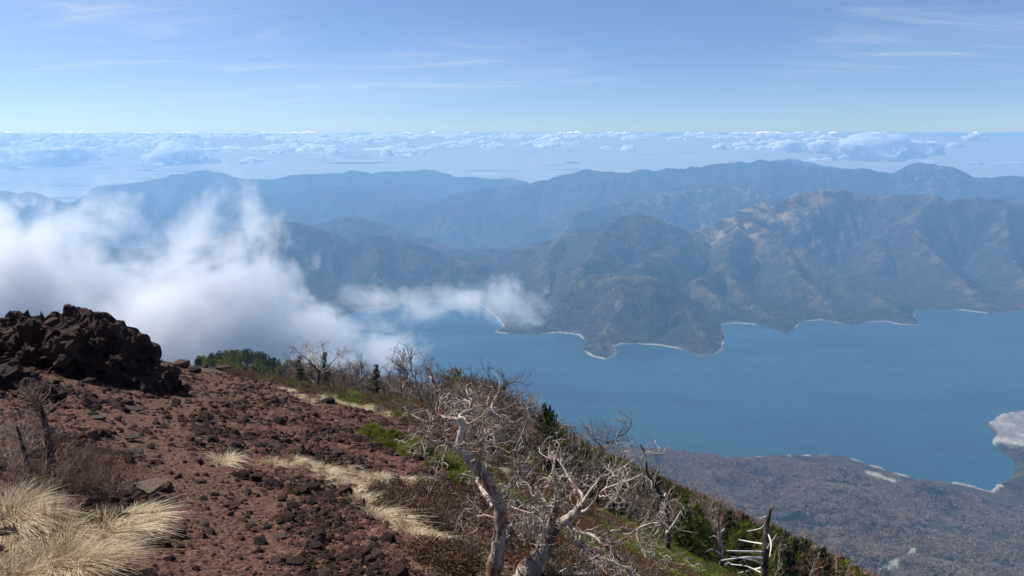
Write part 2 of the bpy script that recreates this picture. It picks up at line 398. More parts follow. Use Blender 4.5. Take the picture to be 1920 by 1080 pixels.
# ------------------------------------------------------------------ mountains beyond the lake
# ridges: photograph pixels of the crest with its distance ahead in metres; last value: steepness
ridges = [
 (.55, [(380, 452, 6600), (440, 430, 6500), (500, 416, 6400), (540, 413, 6400), (590, 420, 6400), (640, 442, 6300), (690, 460, 6200)]),
 (.55, [(640, 452, 6300), (700, 448, 6300), (735, 445, 6250), (790, 462, 6150), (840, 478, 6100), (880, 492, 6050), (910, 505, 6100)]),
 (.5, [(700, 448, 6300), (710, 490, 5800), (690, 540, 5500)]),
 (.5, [(540, 413, 6400), (520, 480, 5800), (520, 540, 5300)]),
 (.5, [(590, 418, 8300), (640, 405, 8500), (672, 400, 8500), (720, 412, 8500), (760, 430, 8300), (810, 448, 8100), (850, 466, 7900), (895, 484, 7700)]),
 (.55, [(905, 492, 6900), (950, 472, 6900), (1000, 456, 6800), (1060, 441, 6700), (1110, 430, 6600), (1150, 410, 6500), (1195, 402, 6450), (1232, 410, 6450), (1262, 427, 6550), (1290, 432, 6700)]),
 (.5, [(1290, 432, 6700), (1340, 416, 6900), (1380, 400, 7000), (1440, 382, 7150), (1500, 362, 7300), (1550, 352, 7400), (1600, 359, 7400), (1650, 369, 7300), (1700, 364, 7200), (1740, 365, 7000), (1765, 377, 6900), (1820, 371, 6900), (1880, 377, 6800), (1960, 388, 6700), (2120, 392, 6600)]),
 (.5, [(1290, 432, 6700), (1262, 455, 6200), (1230, 478, 5800), (1190, 500, 5350), (1170, 520, 4950)]),
 (.52, [(1110, 522, 4750), (1170, 517, 4700), (1220, 522, 4650), (1262, 536, 4600), (1300, 562, 4500), (1330, 600, 4300), (1345, 640, 4080)]),
 (.5, [(1170, 518, 4700), (1150, 570, 4400), (1135, 620, 4150), (1128, 655, 3980)]),
 (.5, [(1050, 445, 6700), (1020, 490, 6000), (1030, 540, 5300), (1050, 590, 4750)]),
 (.5, [(1160, 408, 6480), (1120, 460, 5900), (1090, 500, 5400), (1070, 550, 4900)]),
 (.5, [(1380, 402, 6950), (1440, 432, 6500), (1500, 462, 6100), (1560, 500, 5700), (1630, 545, 5250), (1690, 588, 4850), (1722, 604, 4740)]),
 (.5, [(1380, 402, 6950), (1360, 450, 6300), (1350, 500, 5800), (1390, 550, 5200), (1450, 600, 4750)]),
 (.5, [(1350, 500, 5800), (1300, 520, 5350), (1370, 580, 4900)]),
 (.5, [(1480, 455, 6200), (1500, 520, 5500), (1560, 580, 4950)]),
 (.5, [(1740, 366, 7000), (1720, 420, 6500), (1750, 470, 6000), (1800, 530, 5450), (1850, 580, 5000)]),
 (.5, [(1740, 366, 7000), (1690, 430, 6600), (1650, 480, 6200)]),
 (.5, [(1880, 378, 6800), (1890, 450, 6100), (1920, 530, 5450), (1930, 575, 5050)]),
 # beyond: badlands, middle ranges, the far skyline
 (.5, [(1060, 400, 9300), (1120, 386, 9600), (1170, 378, 9800), (1230, 364, 10000), (1290, 358, 10200), (1350, 352, 10200), (1400, 352, 10100), (1440, 365, 9900)]),
 (.45, [(720, 396, 11300), (780, 385, 11500), (850, 380, 11600), (900, 387, 11600), (950, 402, 11300), (1010, 418, 10800), (1060, 428, 10400)]),
 (.45, [(1100, 372, 12500), (1180, 362, 12500), (1240, 352, 12300), (1290, 342, 12200), (1340, 348, 12200), (1400, 334, 12400), (1450, 321, 12500), (1510, 328, 12500), (1560, 345, 12300)]),
 (.4, [(800, 384, 14500), (860, 364, 15000), (930, 352, 15500), (1010, 342, 15800), (1070, 328, 15800), (1105, 322, 15800), (1150, 322, 15700), (1220, 319, 15600), (1265, 313, 15500), (1305, 306, 15400), (1325, 308, 15400), (1348, 304, 15400), (1400, 307, 15300), (1430, 303, 15200), (1500, 306, 15000), (1545, 314, 14800), (1580, 322, 14500)]),
 (.42, [(1560, 326, 12600), (1585, 318, 12600), (1612, 314, 12500), (1640, 323, 12400), (1680, 322, 12200), (1712, 310, 12000), (1742, 304, 11900), (1770, 309, 11900), (1795, 308, 11900), (1815, 315, 11900), (1838, 328, 11900), (1890, 328, 11900), (1980, 332, 11800), (2150, 335, 11800)]),
 (.4, [(1840, 372, 9300), (1890, 361, 9400), (1940, 358, 9400), (2050, 362, 9300)]),
 (.35, [(1400, 306, 27000), (1450, 300, 28000), (1480, 296, 28000), (1510, 302, 28000), (1560, 312, 28000), (1660, 322, 27000)]),
 (.4, [(430, 372, 16500), (520, 360, 17000), (600, 353, 17000), (680, 350, 17200), (740, 360, 16800), (800, 380, 15500)]),
 (.35, [(180, 350, 23500), (260, 342, 23500), (330, 324, 24000), (380, 321, 24000), (430, 328, 24000), (480, 336, 24000)]),
 (.35, [(480, 336, 22500), (540, 330, 22500), (600, 327, 22500), (655, 320, 22500), (690, 329, 22500), (760, 345, 21500), (800, 352, 21000)]),
 (.35, [(640, 338, 26000), (700, 324, 26500), (720, 321, 26500), (762, 319, 26500), (815, 321, 26500), (870, 328, 26000), (930, 334, 25500), (985, 338, 25000)]),
 (.4, [(-250, 352, 15000), (-100, 356, 15000), (0, 358, 15000), (60, 361, 15000), (120, 372, 14800), (240, 392, 14000), (330, 402, 13500)]),
 (.4, [(150, 372, 18500), (260, 366, 19000), (380, 362, 19000), (470, 366, 19000), (560, 382, 18000)]),
 (.45, [(330, 420, 12500), (430, 398, 12500), (500, 392, 12500), (580, 402, 12000), (640, 420, 11500)]),
]
X, Y = near_grid(3300.0, 18500.0, 560, R(-44), R(44), 980)
sel_ = Y > 2900
fx, fy = X.ravel(), Y.ravel()
wx = fx + fbm(fx, fy, 1500, 4, 70) * 150 * sstep(3500, 9000, fy); wy = fy + fbm(fx, fy, 1300, 4, 75) * 190
best = np.full(fx.shape, -1e9); bd = np.full(fx.shape, 1e9)
for slope, pts in ridges:
    slope = slope * (1.28 if pts[0][2] < 9200 else 1.9)
    W = np.array([at(p[0], p[1], p[2] if p[2] < 10500 else 10500 + (p[2] - 10500) * 0.31) for p in pts])
    cx, cy = W[:, 0].mean(), W[:, 1].mean(); rad = np.hypot(W[:, 0] - cx, W[:, 1] - cy).max() + 3200
    idx = np.nonzero((wx - cx) ** 2 + (wy - cy) ** 2 < rad * rad)[0]
    if not len(idx): continue
    qx, qy = wx[idx], wy[idx]; h = np.full(len(idx), -1e9); hd = np.full(len(idx), 1e9)
    for a_, b_ in zip(W[:-1], W[1:]):
        ex, ey = b_[0] - a_[0], b_[1] - a_[1]
        t_ = np.clip(((qx - a_[0]) * ex + (qy - a_[1]) * ey) / (ex * ex + ey * ey), 0, 1)
        d_ = np.hypot(qx - a_[0] - t_ * ex, qy - a_[1] - t_ * ey)
        hh = a_[2] + t_ * (b_[2] - a_[2]) - slope * (np.sqrt(d_ * d_ + 26 * 26) - 26)
        w_ = hh > h; h = np.where(w_, hh, h); hd = np.where(w_, d_, hd)
    old = best[idx]; up = h > old
    bd[idx] = np.where(up, hd, bd[idx]); best[idx] = smax(h, old, 24.0) if False else np.maximum(h, old)
ds = poly_sd(fx, fy, far_poly)
floor_ = LAKE + 14 - 640 * sstep(7600, 10200, fy) - 250 * sstep(14000, 26000, fy)
rd = ridged(fx + fbm(fx, fy, 700, 3, 81) * 120, fy, 900, 5, 80)
gully = (rd - 0.78)
amp = np.clip(bd * 0.34, 0, 210) * (1 + 0.5 * sstep(9000, 20000, fy))
det = fbm(fx, fy, 240, 5, 90) * np.clip(9 + bd * 0.02, 0, 26) + fbm(fx, fy, 620, 4, 97) * 42 * sstep(8000, 11000, fy) + (ridged(fx + 60 * fbm(fx, fy, 300, 3, 87), fy, 380, 4, 86) - .72) * np.clip(bd * .22, 0, 62)
h = best + gully * amp * 1.7 + det * 1.2
h = smax(h, floor_ + fbm(fx, fy, 1800, 5, 95) * 60 * sstep(8000, 12000, fy), 60.0)
shore_h = LAKE + np.where(ds > 0, 2.0 + 0.30 * ds + 0.0011 * ds * ds + det * 0.5 * sstep(10, 120, ds), ds * 0.35)
h = np.where(ds < 1400, smin(h, shore_h, 18.0), h)
h = np.where(ds < 0, np.minimum(h, LAKE + ds * 0.35), h)
# what grows where
sand = np.clip(1 - sstep(2, 9, ds + np.maximum(fbm(fx, fy, 260, 3, 100) * 30, -3)), 0, 1) * (ds > -10)
u_ = fx / fy
def blob(px, py, Yd, rx, ry):
    c = at(px, py, Yd); return np.exp(-(((fx - c[0]) / rx) ** 2 + ((fy - c[1]) / ry) ** 2))
grass = np.maximum.reduce([blob(1390, 400, 6950, 520, 600), blob(1320, 424, 6850, 380, 400), blob(1450, 380, 7150, 420, 420), blob(1510, 362, 7300, 300, 300)]) * 1.3
grass = np.clip(np.maximum(grass, 0.35 * np.exp(-(bd / 90) ** 2) * (fy < 9000)), 0, 1)
scar = np.maximum.reduce([blob(1260, 432, 6500, 90, 160) * 1.4, blob(1530, 355, 7350, 160, 160), blob(1520, 395, 7000, 120, 200), blob(1620, 388, 7000, 70, 260),
    blob(1300, 372, 9900, 900, 700), blob(1400, 360, 10000, 500, 500), blob(1230, 380, 9700, 700, 600), blob(880, 465, 9800, 500, 1200) * .7, blob(1100, 410, 9000, 700, 500) * .6,
    blob(1745, 320, 10900, 500, 600) * 0.9, blob(1320, 430, 6600, 200, 200)])
scar = np.clip(scar, 0, 1); GRASS, SCAR = grass, scar
F = grid_faces(*X.shape)[:, ::-1]
keep = (h[F] > LAKE - 40).any(1) | (fy[F] > 7000).any(1)
keep &= (fy[F] > 2700).all(1) & (fy[F] < 16500).all(1) & ~((ds[F] < -300).all(1))
mt = mesh_np('mountains', np.stack([fx, fy, h], -1), F[keep], M_hill, True, attrs={'sand': sand, 'scar': scar, 'grass': grass})
tag(mt, 'wooded mountain ranges rising one behind another beyond the lake', kind='structure')
print('mountains ok')

# ------------------------------------------------------------------ lake and the plain at the horizon
def water_material():
    m, t, out = new_mat('lake_water')
    pos = t.node('ShaderNodeNewGeometry').outputs['Position']
    mp = t.node('ShaderNodeMapping'); t.set(mp.inputs['Vector'], pos)
    mp.inputs['Rotation'].default_value = (0, 0, R(25)); mp.inputs['Scale'].default_value = (0.25, 1, 1)
    gust = t.noise(mp.outputs[0], 0.0028, 5, 0.6, 0.5)
    b = t.node('ShaderNodeBsdfPrincipled')
    t.set(b.inputs['Base Color'], t.mix(t.math('ADD', t.math('MULTIPLY', t.rng(t.noise(pos, 0.0011, 3), 0.35, 0.7), 0.6), t.math('MULTIPLY', t.rng(gust, 0.4, 0.65), 0.4)), (0.022, 0.070, 0.092), (0.018, 0.046, 0.078)))
    t.set(b.inputs['Roughness'], t.rng(gust, 0.35, 0.7, 0.16, 0.42))
    b.inputs['IOR'].default_value = 1.33
    bump = t.node('ShaderNodeBump', ins={'Height': t.noise(pos, 0.22, 4, 0.6), 'Strength': 0.14, 'Distance': 0.5})
    t.l.new(bump.outputs[0], b.inputs['Normal'])
    t.l.new(b.outputs[0], out.inputs['Surface'])
    return m
V = [(-7000, 1900, LAKE), (9500, 1200, LAKE), (9500, 6200, LAKE), (-7000, 6200, LAKE)]
V = [(-3400, 2300, LAKE), (6500, 1300, LAKE), (6500, 5900, LAKE), (-3400, 5900, LAKE)]
lk = mesh_np('lake', V, [(0, 1, 2, 3)], water_material(), False)
tag(lk, 'broad teal blue mountain lake with calm surface', kind='structure')

m, t, out = new_mat('mist_paled_land')
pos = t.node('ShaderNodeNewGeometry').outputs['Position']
c = t.ramp(t.noise(pos, 0.0004, 6, 0.65), [(0.30, (0.33, 0.325, 0.28)), (0.5, (0.36, 0.35, 0.30)), (0.68, (0.40, 0.39, 0.34))])  # paler than bare land: distant mist and haze are put into the colour
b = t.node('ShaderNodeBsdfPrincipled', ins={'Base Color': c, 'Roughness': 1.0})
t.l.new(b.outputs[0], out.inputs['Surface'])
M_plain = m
HAZE_X, HAZE_Y0, HAZE_Y1, HAZE_Z0, HAZE_Z1 = 16700.0, -2500.0, 16700.0, -2260.0, 6.0
# one big sheet inside the haze under everything, one beyond it out to the horizon
fl_z = -2150.0
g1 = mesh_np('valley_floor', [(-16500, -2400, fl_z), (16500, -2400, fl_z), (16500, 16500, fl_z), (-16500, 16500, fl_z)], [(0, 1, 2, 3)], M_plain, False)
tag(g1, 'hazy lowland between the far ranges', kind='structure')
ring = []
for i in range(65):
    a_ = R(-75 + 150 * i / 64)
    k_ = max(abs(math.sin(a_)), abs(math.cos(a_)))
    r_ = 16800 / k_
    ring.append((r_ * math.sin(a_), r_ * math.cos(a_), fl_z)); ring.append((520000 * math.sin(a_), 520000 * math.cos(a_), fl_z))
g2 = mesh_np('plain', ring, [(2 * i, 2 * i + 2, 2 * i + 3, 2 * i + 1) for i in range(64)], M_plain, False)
tag(g2, 'lowland plain out to the horizon, ground mist put into its pale colour', kind='structure')

# ------------------------------------------------------------------ haze
def box_mesh(name, x0, x1, y0, y1, z0, z1, mat):
    V = [(x, y, z_) for z_ in (z0, z1) for y in (y0, y1) for x in (x0, x1)]
    F = [(0, 2, 3, 1), (4, 5, 7, 6), (0, 1, 5, 4), (2, 6, 7, 3), (0, 4, 6, 2), (1, 3, 7, 5)]
    return mesh_np(name, V, F, mat, False)
m, t, out = new_mat('haze_air')
v = t.node('ShaderNodeVolumePrincipled')
v.inputs['Color'].default_value = (0.35, 0.655, 1.0, 1)
v.inputs['Density'].default_value = 8.2e-5
v.inputs['Anisotropy'].default_value = 0.15
t.l.new(v.outputs[0], out.inputs['Volume'])
hz = box_mesh('haze', -HAZE_X, HAZE_X, HAZE_Y0, HAZE_Y1, HAZE_Z0, HAZE_Z1, m)
tag(hz, 'thin blue haze filling the air over lake and mountains', kind='stuff')

# ------------------------------------------------------------------ mist bank drifting over the lake at the left
def mist_material(name, blobs, dens, wl, cut, seed):
    """density: union of soft ellipsoids eaten away by turbulent noise"""
    m, t, out = new_mat(name)
    pos = t.node('ShaderNodeNewGeometry').outputs['Position']
    warp = t.node('ShaderNodeTexNoise'); t.set(warp.inputs['Vector'], pos)
    warp.inputs['Scale'].default_value = 1 / 420; warp.inputs['Detail'].default_value = 1
    off = t.vmath('SCALE', t.vmath('SUBTRACT', warp.outputs['Color'], (0.5, 0.5, 0.5)))
    off.node.inputs['Scale'].default_value = 260
    p = t.vmath('ADD', pos, off)
    field = None
    for (cx, cy, cz, rx, ry, rz, s_) in blobs:
        d_ = t.vmath('MULTIPLY', t.vmath('SUBTRACT', p, (cx, cy, cz)), (1 / rx, 1 / ry, 1 / rz))
        l2 = t.vmath('LENGTH', d_, out=1)
        f_ = t.math('MULTIPLY', t.math('SUBTRACT', 1.0, l2), s_)
        field = f_ if field is None else t.math('MAXIMUM', field, f_)
    nz_ = t.noise(t.vmath('ADD', pos, (seed * 311.0, seed * 97.0, 0)), 1 / wl, 6, 0.66, 0.3)
    n2_ = t.noise(t.vmath('ADD', p, (seed * 53.0, 0, seed * 71.0)), 4.2 / wl, 4, 0.65, 0.5)
    val = t.math('ADD', field, t.math('ADD', t.math('MULTIPLY', t.math('SUBTRACT', nz_, 0.5), 2.7), t.math('MULTIPLY', t.math('SUBTRACT', n2_, 0.5), 1.7)))
    dn = t.math('MULTIPLY', t.rng(val, cut, cut + 0.8), dens)
    v = t.node('ShaderNodeVolumePrincipled')
    v.inputs['Color'].default_value = (0.985, 0.99, 1.0, 1)
    v.inputs['Anisotropy'].default_value = 0.2
    t.set(v.inputs['Density'], dn)
    t.l.new(v.outputs[0], out.inputs['Volume'])
    m.cycles.volume_step_rate = 0.36
    return m
def B(px, py, Y, wpx, hpx, dep, s_=1.0):
    c = at(px, py, Y); k = Y / FPX
    return (*c, wpx * k, dep, hpx * k, s_)
bl = [B(20, 630, 2500, 430, 250, 520, 2.0), B(330, 655, 2500, 330, 200, 480, 1.8), B(150, 470, 2500, 210, 150, 300, 0.62), B(330, 490, 2500, 190, 140, 260, 0.55),
      B(560, 660, 2500, 230, 120, 380, 1.4), B(690, 670, 2500, 130, 85, 300, 1.05), B(740, 562, 2550, 150, 42, 200, 0.85), B(850, 566, 2600, 90, 30, 160, 0.75), B(-150, 560, 2500, 300, 200, 500, 1.2), B(480, 560, 2500, 170, 90, 260, 0.7)]
lo = np.array([[b_[0] - b_[3], b_[1] - b_[4], b_[2] - b_[5]] for b_ in bl]).min(0) - 120
hi = np.array([[b_[0] + b_[3], b_[1] + b_[4], b_[2] + b_[5]] for b_ in bl]).max(0) + 120
ms = box_mesh('mist', max(lo[0], -2900), min(hi[0], float(at(900, 560, 2500)[0])), lo[1], hi[1], max(lo[2], LAKE + 20), min(hi[2], -60), mist_material('mist_air', bl, 0.0135, 400, 0.16, 1))
tag(ms, 'large bank of white mist drifting over the lake', kind='stuff')
bl2 = [B(955, 585, 3000, 95, 62, 190, 1.25), B(900, 575, 3000, 70, 40, 150, 0.8), B(990, 560, 3000, 45, 50, 120, 0.9), B(1010, 590, 3000, 40, 35, 110, 0.7)]
lo = np.array([[b_[0] - b_[3], b_[1] - b_[4], b_[2] - b_[5]] for b_ in bl2]).min(0) - 90
hi = np.array([[b_[0] + b_[3], b_[1] + b_[4], b_[2] + b_[5]] for b_ in bl2]).max(0) + 90
pf = box_mesh('mist_puff', lo[0], hi[0], lo[1], hi[1], lo[2], hi[2], mist_material('puff_air', bl2, 0.0075, 190, 0.22, 3))
tag(pf, 'small ragged puff of mist above the lake by the spit', kind='stuff')

# ------------------------------------------------------------------ clouds at the horizon (beyond the haze)
m, t, out = new_mat('cloud_white')
pos = t.node('ShaderNodeNewGeometry').outputs['Position']
df = t.node('ShaderNodeBsdfDiffuse', ins={'Color': (1.0, 1.0, 1.0, 1)})
tl = t.node('ShaderNodeBsdfTranslucent', ins={'Color': (1.0, 1.0, 1.0, 1)})
mx = t.node('ShaderNodeMixShader', ins={0: 0.5}); t.l.new(df.outputs[0], mx.inputs[1]); t.l.new(tl.outputs[0], mx.inputs[2])
tr = t.node('ShaderNodeBsdfTransparent')
fac = t.rng(t.noise(pos, 1 / 260, 6, 0.75), 0.36, 0.56)
mx2 = t.node('ShaderNodeMixShader', ins={0: fac}); t.l.new(tr.outputs[0], mx2.inputs[1]); t.l.new(mx.outputs[0], mx2.inputs[2])
t.l.new(mx2.outputs[0], out.inputs['Surface'])
M_cloud = m
def ico(sub):
    bm_ = __import__('bmesh').new(); __import__('bmesh').ops.create_icosphere(bm_, subdivisions=sub, radius=1)
    V_ = np.array([v_.co[:] for v_ in bm_.verts]); F_ = np.array([[v_.index for v_ in f_.verts] for f_ in bm_.faces]); bm_.free()
    return V_, F_
I1, I2, I3 = ico(1), ico(2), ico(3)
def cloud_verts(c, L, D, H, n, seed):
    """one cumulus: puffs heaped on a flat base; c = centre of the base"""
    r_ = np.random.default_rng(seed); Vs, Fs, k = [], [], 0
    for i in range(n):
        q = -1 + 2 * (i + r_.random()) / n; w = (1 - abs(q) ** 2.5)
        rad = max(H * (0.35 + 0.5 * r_.random()) * (0.35 + 0.75 * w), 1.25 * L / n)
        p = np.array((c[0] + q * L, c[1] + r_.uniform(-1, 1) * min(D, rad * 1.2), c[2] + r_.random() * H * 0.75 * w))
        V_ = I2[0].copy()
        V_ *= (1 + 0.22 * np.sin(V_[:, 0] * 5 + i) * np.cos(V_[:, 1] * 6 + 2 * i) + 0.12 * np.sin(V_[:, 2] * 9 + i))[:, None]
        V_ = V_ * (rad * 1.5, rad * 1.5, min(rad * 0.8, H * .75)) + p
        V_[:, 2] = np.maximum(V_[:, 2], c[2] - 0.12 * H)
        Vs.append(V_); Fs.append(I2[1] + k); k += len(V_)
    return np.vstack(Vs), np.vstack(Fs)
Vs, Fs, k = [], [], 0
r_ = np.random.default_rng(3)
for i in range(1400):
    Yc = 19500 * (20.0 ** (r_.random() ** .85))
    px = r_.uniform(-300, 1560) if r_.random() < 0.8 else r_.uniform(-300, 700)
    if px > 1250 and r_.random() < 0.4: continue
    x_ = (px - 960) / FPX * Yc
    if px > 250 and Yc < 24000 or px > 900 and Yc < 30000: continue
    cl_ = float(fbm(np.array(x_ / Yc * 7.0), np.array(math.log(Yc) * 3.2), 1.0, 3, 210))
    if cl_ < (0.05 if Yc < 90000 else -0.15) + (0.12 if px > 1000 else 0): continue
    zb = -690 + r_.uniform(-40, 40)
    V_, F_ = cloud_verts((x_, Yc, zb), np.exp(r_.normal(6.25, .6)) * (Yc / 40000) ** .8, r_.uniform(300, 900) * (Yc / 40000) ** .6, r_.uniform(110, 330) * (Yc / 40000) ** .6, int(r_.integers(5, 11)), i)
    Vs.append(V_); Fs.append(F_ + k); k += len(V_)
cs = mesh_np('clouds', np.vstack(Vs), np.vstack(Fs), M_cloud, True)
tag(cs, 'low sea of small white clouds along the horizon', kind='stuff')
cl = [(1480, 284, 19000, 360, 230, 14), (1545, 287, 19000, 330, 280, 14), (1625, 297, 18600, 600, 500, 26), (1680, 293, 19000, 520, 440, 22), (1735, 289, 19500, 340, 250, 14),
      (1790, 276, 20000, 210, 120, 9), (1828, 264, 20000, 290, 160, 12), (1600, 301, 20000, 1200, 100, 30), (1745, 306, 20000, 210, 80, 8), (1830, 309, 20000, 180, 80, 8),
      (60, 310, 17400, 1250, 330, 24), (140, 300, 17800, 480, 240, 14), (345, 304, 17800, 700, 380, 20), (480, 306, 18500, 380, 140, 12), (1900, 307, 20500, 500, 60, 20)]
lab = ['small white cloud hanging above the second far summit', 'white puff between the first and the tallest heaped cloud', 'tall heaped white cloud standing over the far range',
       'broad white cloud joined to the tallest heap', 'ragged white cloud left of the twin summit', 'thin cloud shred above the twin summit', 'highest small cloud, alone above the twin summit',
       'long flat cloud base under the heaped clouds', 'tiny cloud low beside the twin summit', 'small round cloud low past the twin summit',
       'large bright cloud at the left end of the horizon', 'rounded white cloud beside the large one at left', 'lumpy bright cloud standing out of the cloud sea', 'low white cloud right of the lumpy one', 'faint flat cloud at the right end of the horizon']
for i, ((px, py, Yc, L, H, n), lb) in enumerate(zip(cl, lab)):
    c = at(px, py, Yc); V_, F_ = cloud_verts((0, 0, 0), L, L * 0.5, H, n, 900 + i)
    o = mesh_np('cloud', V_, F_, M_cloud, True); o.location = c
    tag(o, lb, 'cloud', 'clouds at the horizon', 'thing')
print('sky ok')

# ================================================================== foreground tools
AZ = np.linspace(R(-62), R(62), 760); LR0, LR1, NRR = math.log(1.0), math.log(64.0), 620
def gz(x, y):
    """height of the built near ground at x, y"""
    x = np.asarray(x, float); y = np.asarray(y, float)
    r = np.hypot(x, y); a = np.arctan2(x, y)
    fi = np.clip((a - AZ[0]) / (AZ[1] - AZ[0]), 0, 758.999); fj = np.clip((np.log(np.maximum(r, 1.001)) - LR0) / (LR1 - LR0) * (NRR - 1), 0, NRR - 1.001)
    i = fi.astype(int); j = fj.astype(int); u = fi - i; v_ = fj - j
    zz = NEAR_Z[i, j] * (1 - u) * (1 - v_) + NEAR_Z[i + 1, j] * u * (1 - v_) + NEAR_Z[i, j + 1] * (1 - u) * v_ + NEAR_Z[i + 1, j + 1] * u * v_
    far = flank_z(x, y)
    return np.where(r < 61, zz, far)
def flank_z(x, y): return flank(x, y)[0]
def pix(P):
    """photograph pixel of world points"""
    P = np.atleast_2d(P); cy = P[:, 1] * CP - P[:, 2] * SP; up = P[:, 1] * SP + P[:, 2] * CP
    return 960 + FPX * P[:, 0] / cy, 540 - FPX * up / cy
def spot(px, py):
    p = ground_at(px, py); return np.array((p[0], p[1], float(gz(p[0], p[1]))))

class Tubes:
    """collects tapered tubes into one mesh"""
    def __init__(s): s.V, s.F, s.n = [], [], 0
    def add(s, pts, rad, k=5, cap=True):
        pts = np.asarray(pts, float); rad = np.asarray(rad, float); n = len(pts)
        tan = np.gradient(pts, axis=0); tan /= np.linalg.norm(tan, axis=1)[:, None] + 1e-12
        ref = np.array((0.31, 0.87, 0.38)) if abs(tan[0] @ np.array((0.31, 0.87, 0.38))) < 0.85 else np.array((0.9, -0.2, 0.38))
        a = np.cross(tan, ref); a /= np.linalg.norm(a, axis=1)[:, None] + 1e-12
        b = np.cross(tan, a)
        th = np.arange(k) * 2 * math.pi / k
        ring = a[:, None, :] * np.cos(th)[None, :, None] + b[:, None, :] * np.sin(th)[None, :, None]
        s.V.append((pts[:, None, :] + ring * rad[:, None, None]).reshape(-1, 3))
        i = np.arange(n - 1)[:, None] * k; j = np.arange(k)[None, :]; j2 = (j + 1) % k
        s.F.append(np.stack([i + j, i + j2, i + k + j2, i + k + j], -1).reshape(-1, 4) + s.n)
        s.n += n * k
    def mesh(s, name, mat): return mesh_np(name, np.vstack(s.V), np.vstack(s.F), mat, True, link=False)
    def build(s, name, mat, parent): return link_obj(name, s.mesh(name, mat), parent)
def crooked(g, p, d, L, n, bend, up=0.0, drift=None):
    """a wandering branch: n points from p along d"""
    P = [np.array(p, float)]; d = np.array(d, float); d /= np.linalg.norm(d)
    for i in range(n - 1):
        d = d + g.normal(0, bend, 3) + np.array((0, 0, up))
        if drift is not None: d = d + drift
        d /= np.linalg.norm(d); P.append(P[-1] + d * L / (n - 1))
    return np.array(P), d
def smooth_line(P, sub=3):
    """Catmull-Rom through points (any columns)"""
    P = np.asarray(P, float); Q = np.vstack([2 * P[0] - P[1], P, 2 * P[-1] - P[-2]]); out = []
    for i in range(1, len(Q) - 2):
        for t_ in np.arange(sub) / sub:
            a, b, c, d = Q[i - 1], Q[i], Q[i + 1], Q[i + 2]
            out.append(0.5 * (2 * b + (c - a) * t_ + (2 * a - 5 * b + 4 * c - d) * t_ ** 2 + (3 * b - a - 3 * c + d) * t_ ** 3))
    out.append(P[-1]); return np.array(out)
def rand_dir_around(g, d, ang):
    d = d / np.linalg.norm(d); a = np.cross(d, g.normal(size=3)); a /= np.linalg.norm(a)
    return d * math.cos(ang) + a * math.sin(ang)

def bark_material(name, pale, brown, amount, rough=0.85, scale=9.0):
    m, t, out = new_mat(name)
    tc = t.node('ShaderNodeTexCoord').outputs['Object']
    mp = t.node('ShaderNodeMapping'); t.set(mp.inputs['Vector'], tc); mp.inputs['Scale'].default_value = (1, 1, 0.45)
    n1 = t.noise(mp.outputs[0], scale * 0.55, 4, 0.6, 0.6); n2 = t.noise(tc, scale * 6, 3, 0.7)
    rnd = t.node('ShaderNodeObjectInfo').outputs['Random']
    k = t.math('ADD', t.math('ADD', n1, t.math('MULTIPLY', t.math('SUBTRACT', n2, 0.5), 0.25)), t.math('MULTIPLY', t.math('SUBTRACT', rnd, 0.5), 0.12))
    c = t.mix(t.rng(k, amount - 0.09, amount + 0.09), brown, pale)
    c = t.mix(t.rng(n2, 0.62, 0.75, 0, 0.7), c, (0.05, 0.04, 0.035))
    b = t.node('ShaderNodeBsdfPrincipled', ins={'Base Color': c, 'Roughness': rough}); b.inputs['Specular IOR Level'].default_value = 0.2
    bump = t.node('ShaderNodeBump', ins={'Height': t.math('ADD', n2, t.math('MULTIPLY', n1, 1.5)), 'Strength': 0.9, 'Distance': 0.014}); t.l.new(bump.outputs[0], b.inputs['Normal'])
    t.l.new(b.outputs[0], out.inputs['Surface']); return m
def plain_material(name, stops, scale=6.0, rough=0.9, trans=0.0, objrand=0.25):
    m, t, out = new_mat(name)
    tc = t.node('ShaderNodeTexCoord').outputs['Object']
    rnd = t.node('ShaderNodeObjectInfo').outputs['Random']
    isl = t.node('ShaderNodeNewGeometry').outputs['Random Per Island']
    k = t.math('ADD', t.math('MULTIPLY', t.noise(tc, scale, 3, 0.6), 0.55), t.math('ADD', t.math('MULTIPLY', rnd, objrand), t.math('MULTIPLY', isl, 0.45 - objrand)))
    c = t.ramp(k, stops)
    b = t.node('ShaderNodeBsdfPrincipled', ins={'Base Color': c, 'Roughness': rough}); b.inputs['Specular IOR Level'].default_value = 0.15
    sh = b.outputs[0]
    if trans:
        tl_ = t.node('ShaderNodeBsdfTranslucent', ins={'Color': c}); mx_ = t.node('ShaderNodeMixShader', ins={0: trans})
        t.l.new(sh, mx_.inputs[1]); t.l.new(tl_.outputs[0], mx_.inputs[2]); sh = mx_.outputs[0]
    t.l.new(sh, out.inputs['Surface']); return m
M_birch = bark_material('birch_bark', (0.54, 0.46, 0.38), (0.16, 0.085, 0.060), 0.49, 0.85, 14.0)
M_grey = bark_material('grey_bark', (0.44, 0.38, 0.33), (0.15, 0.11, 0.09), 0.5)
M_dark = bark_material('dark_bark', (0.12, 0.10, 0.09), (0.035, 0.026, 0.022), 0.56)
M_dead = bark_material('dead_wood', (0.62, 0.58, 0.54), (0.30, 0.26, 0.23), 0.42)
M_twig = plain_material('grey_twigs', [(0.3, (0.07, 0.050, 0.041)), (0.55, (0.17, 0.128, 0.105)), (0.75, (0.32, 0.26, 0.22))])
M_redtwig = plain_material('red_twigs', [(0.3, (0.085, 0.045, 0.032)), (0.55, (0.18, 0.10, 0.068)), (0.75, (0.32, 0.22, 0.16))])
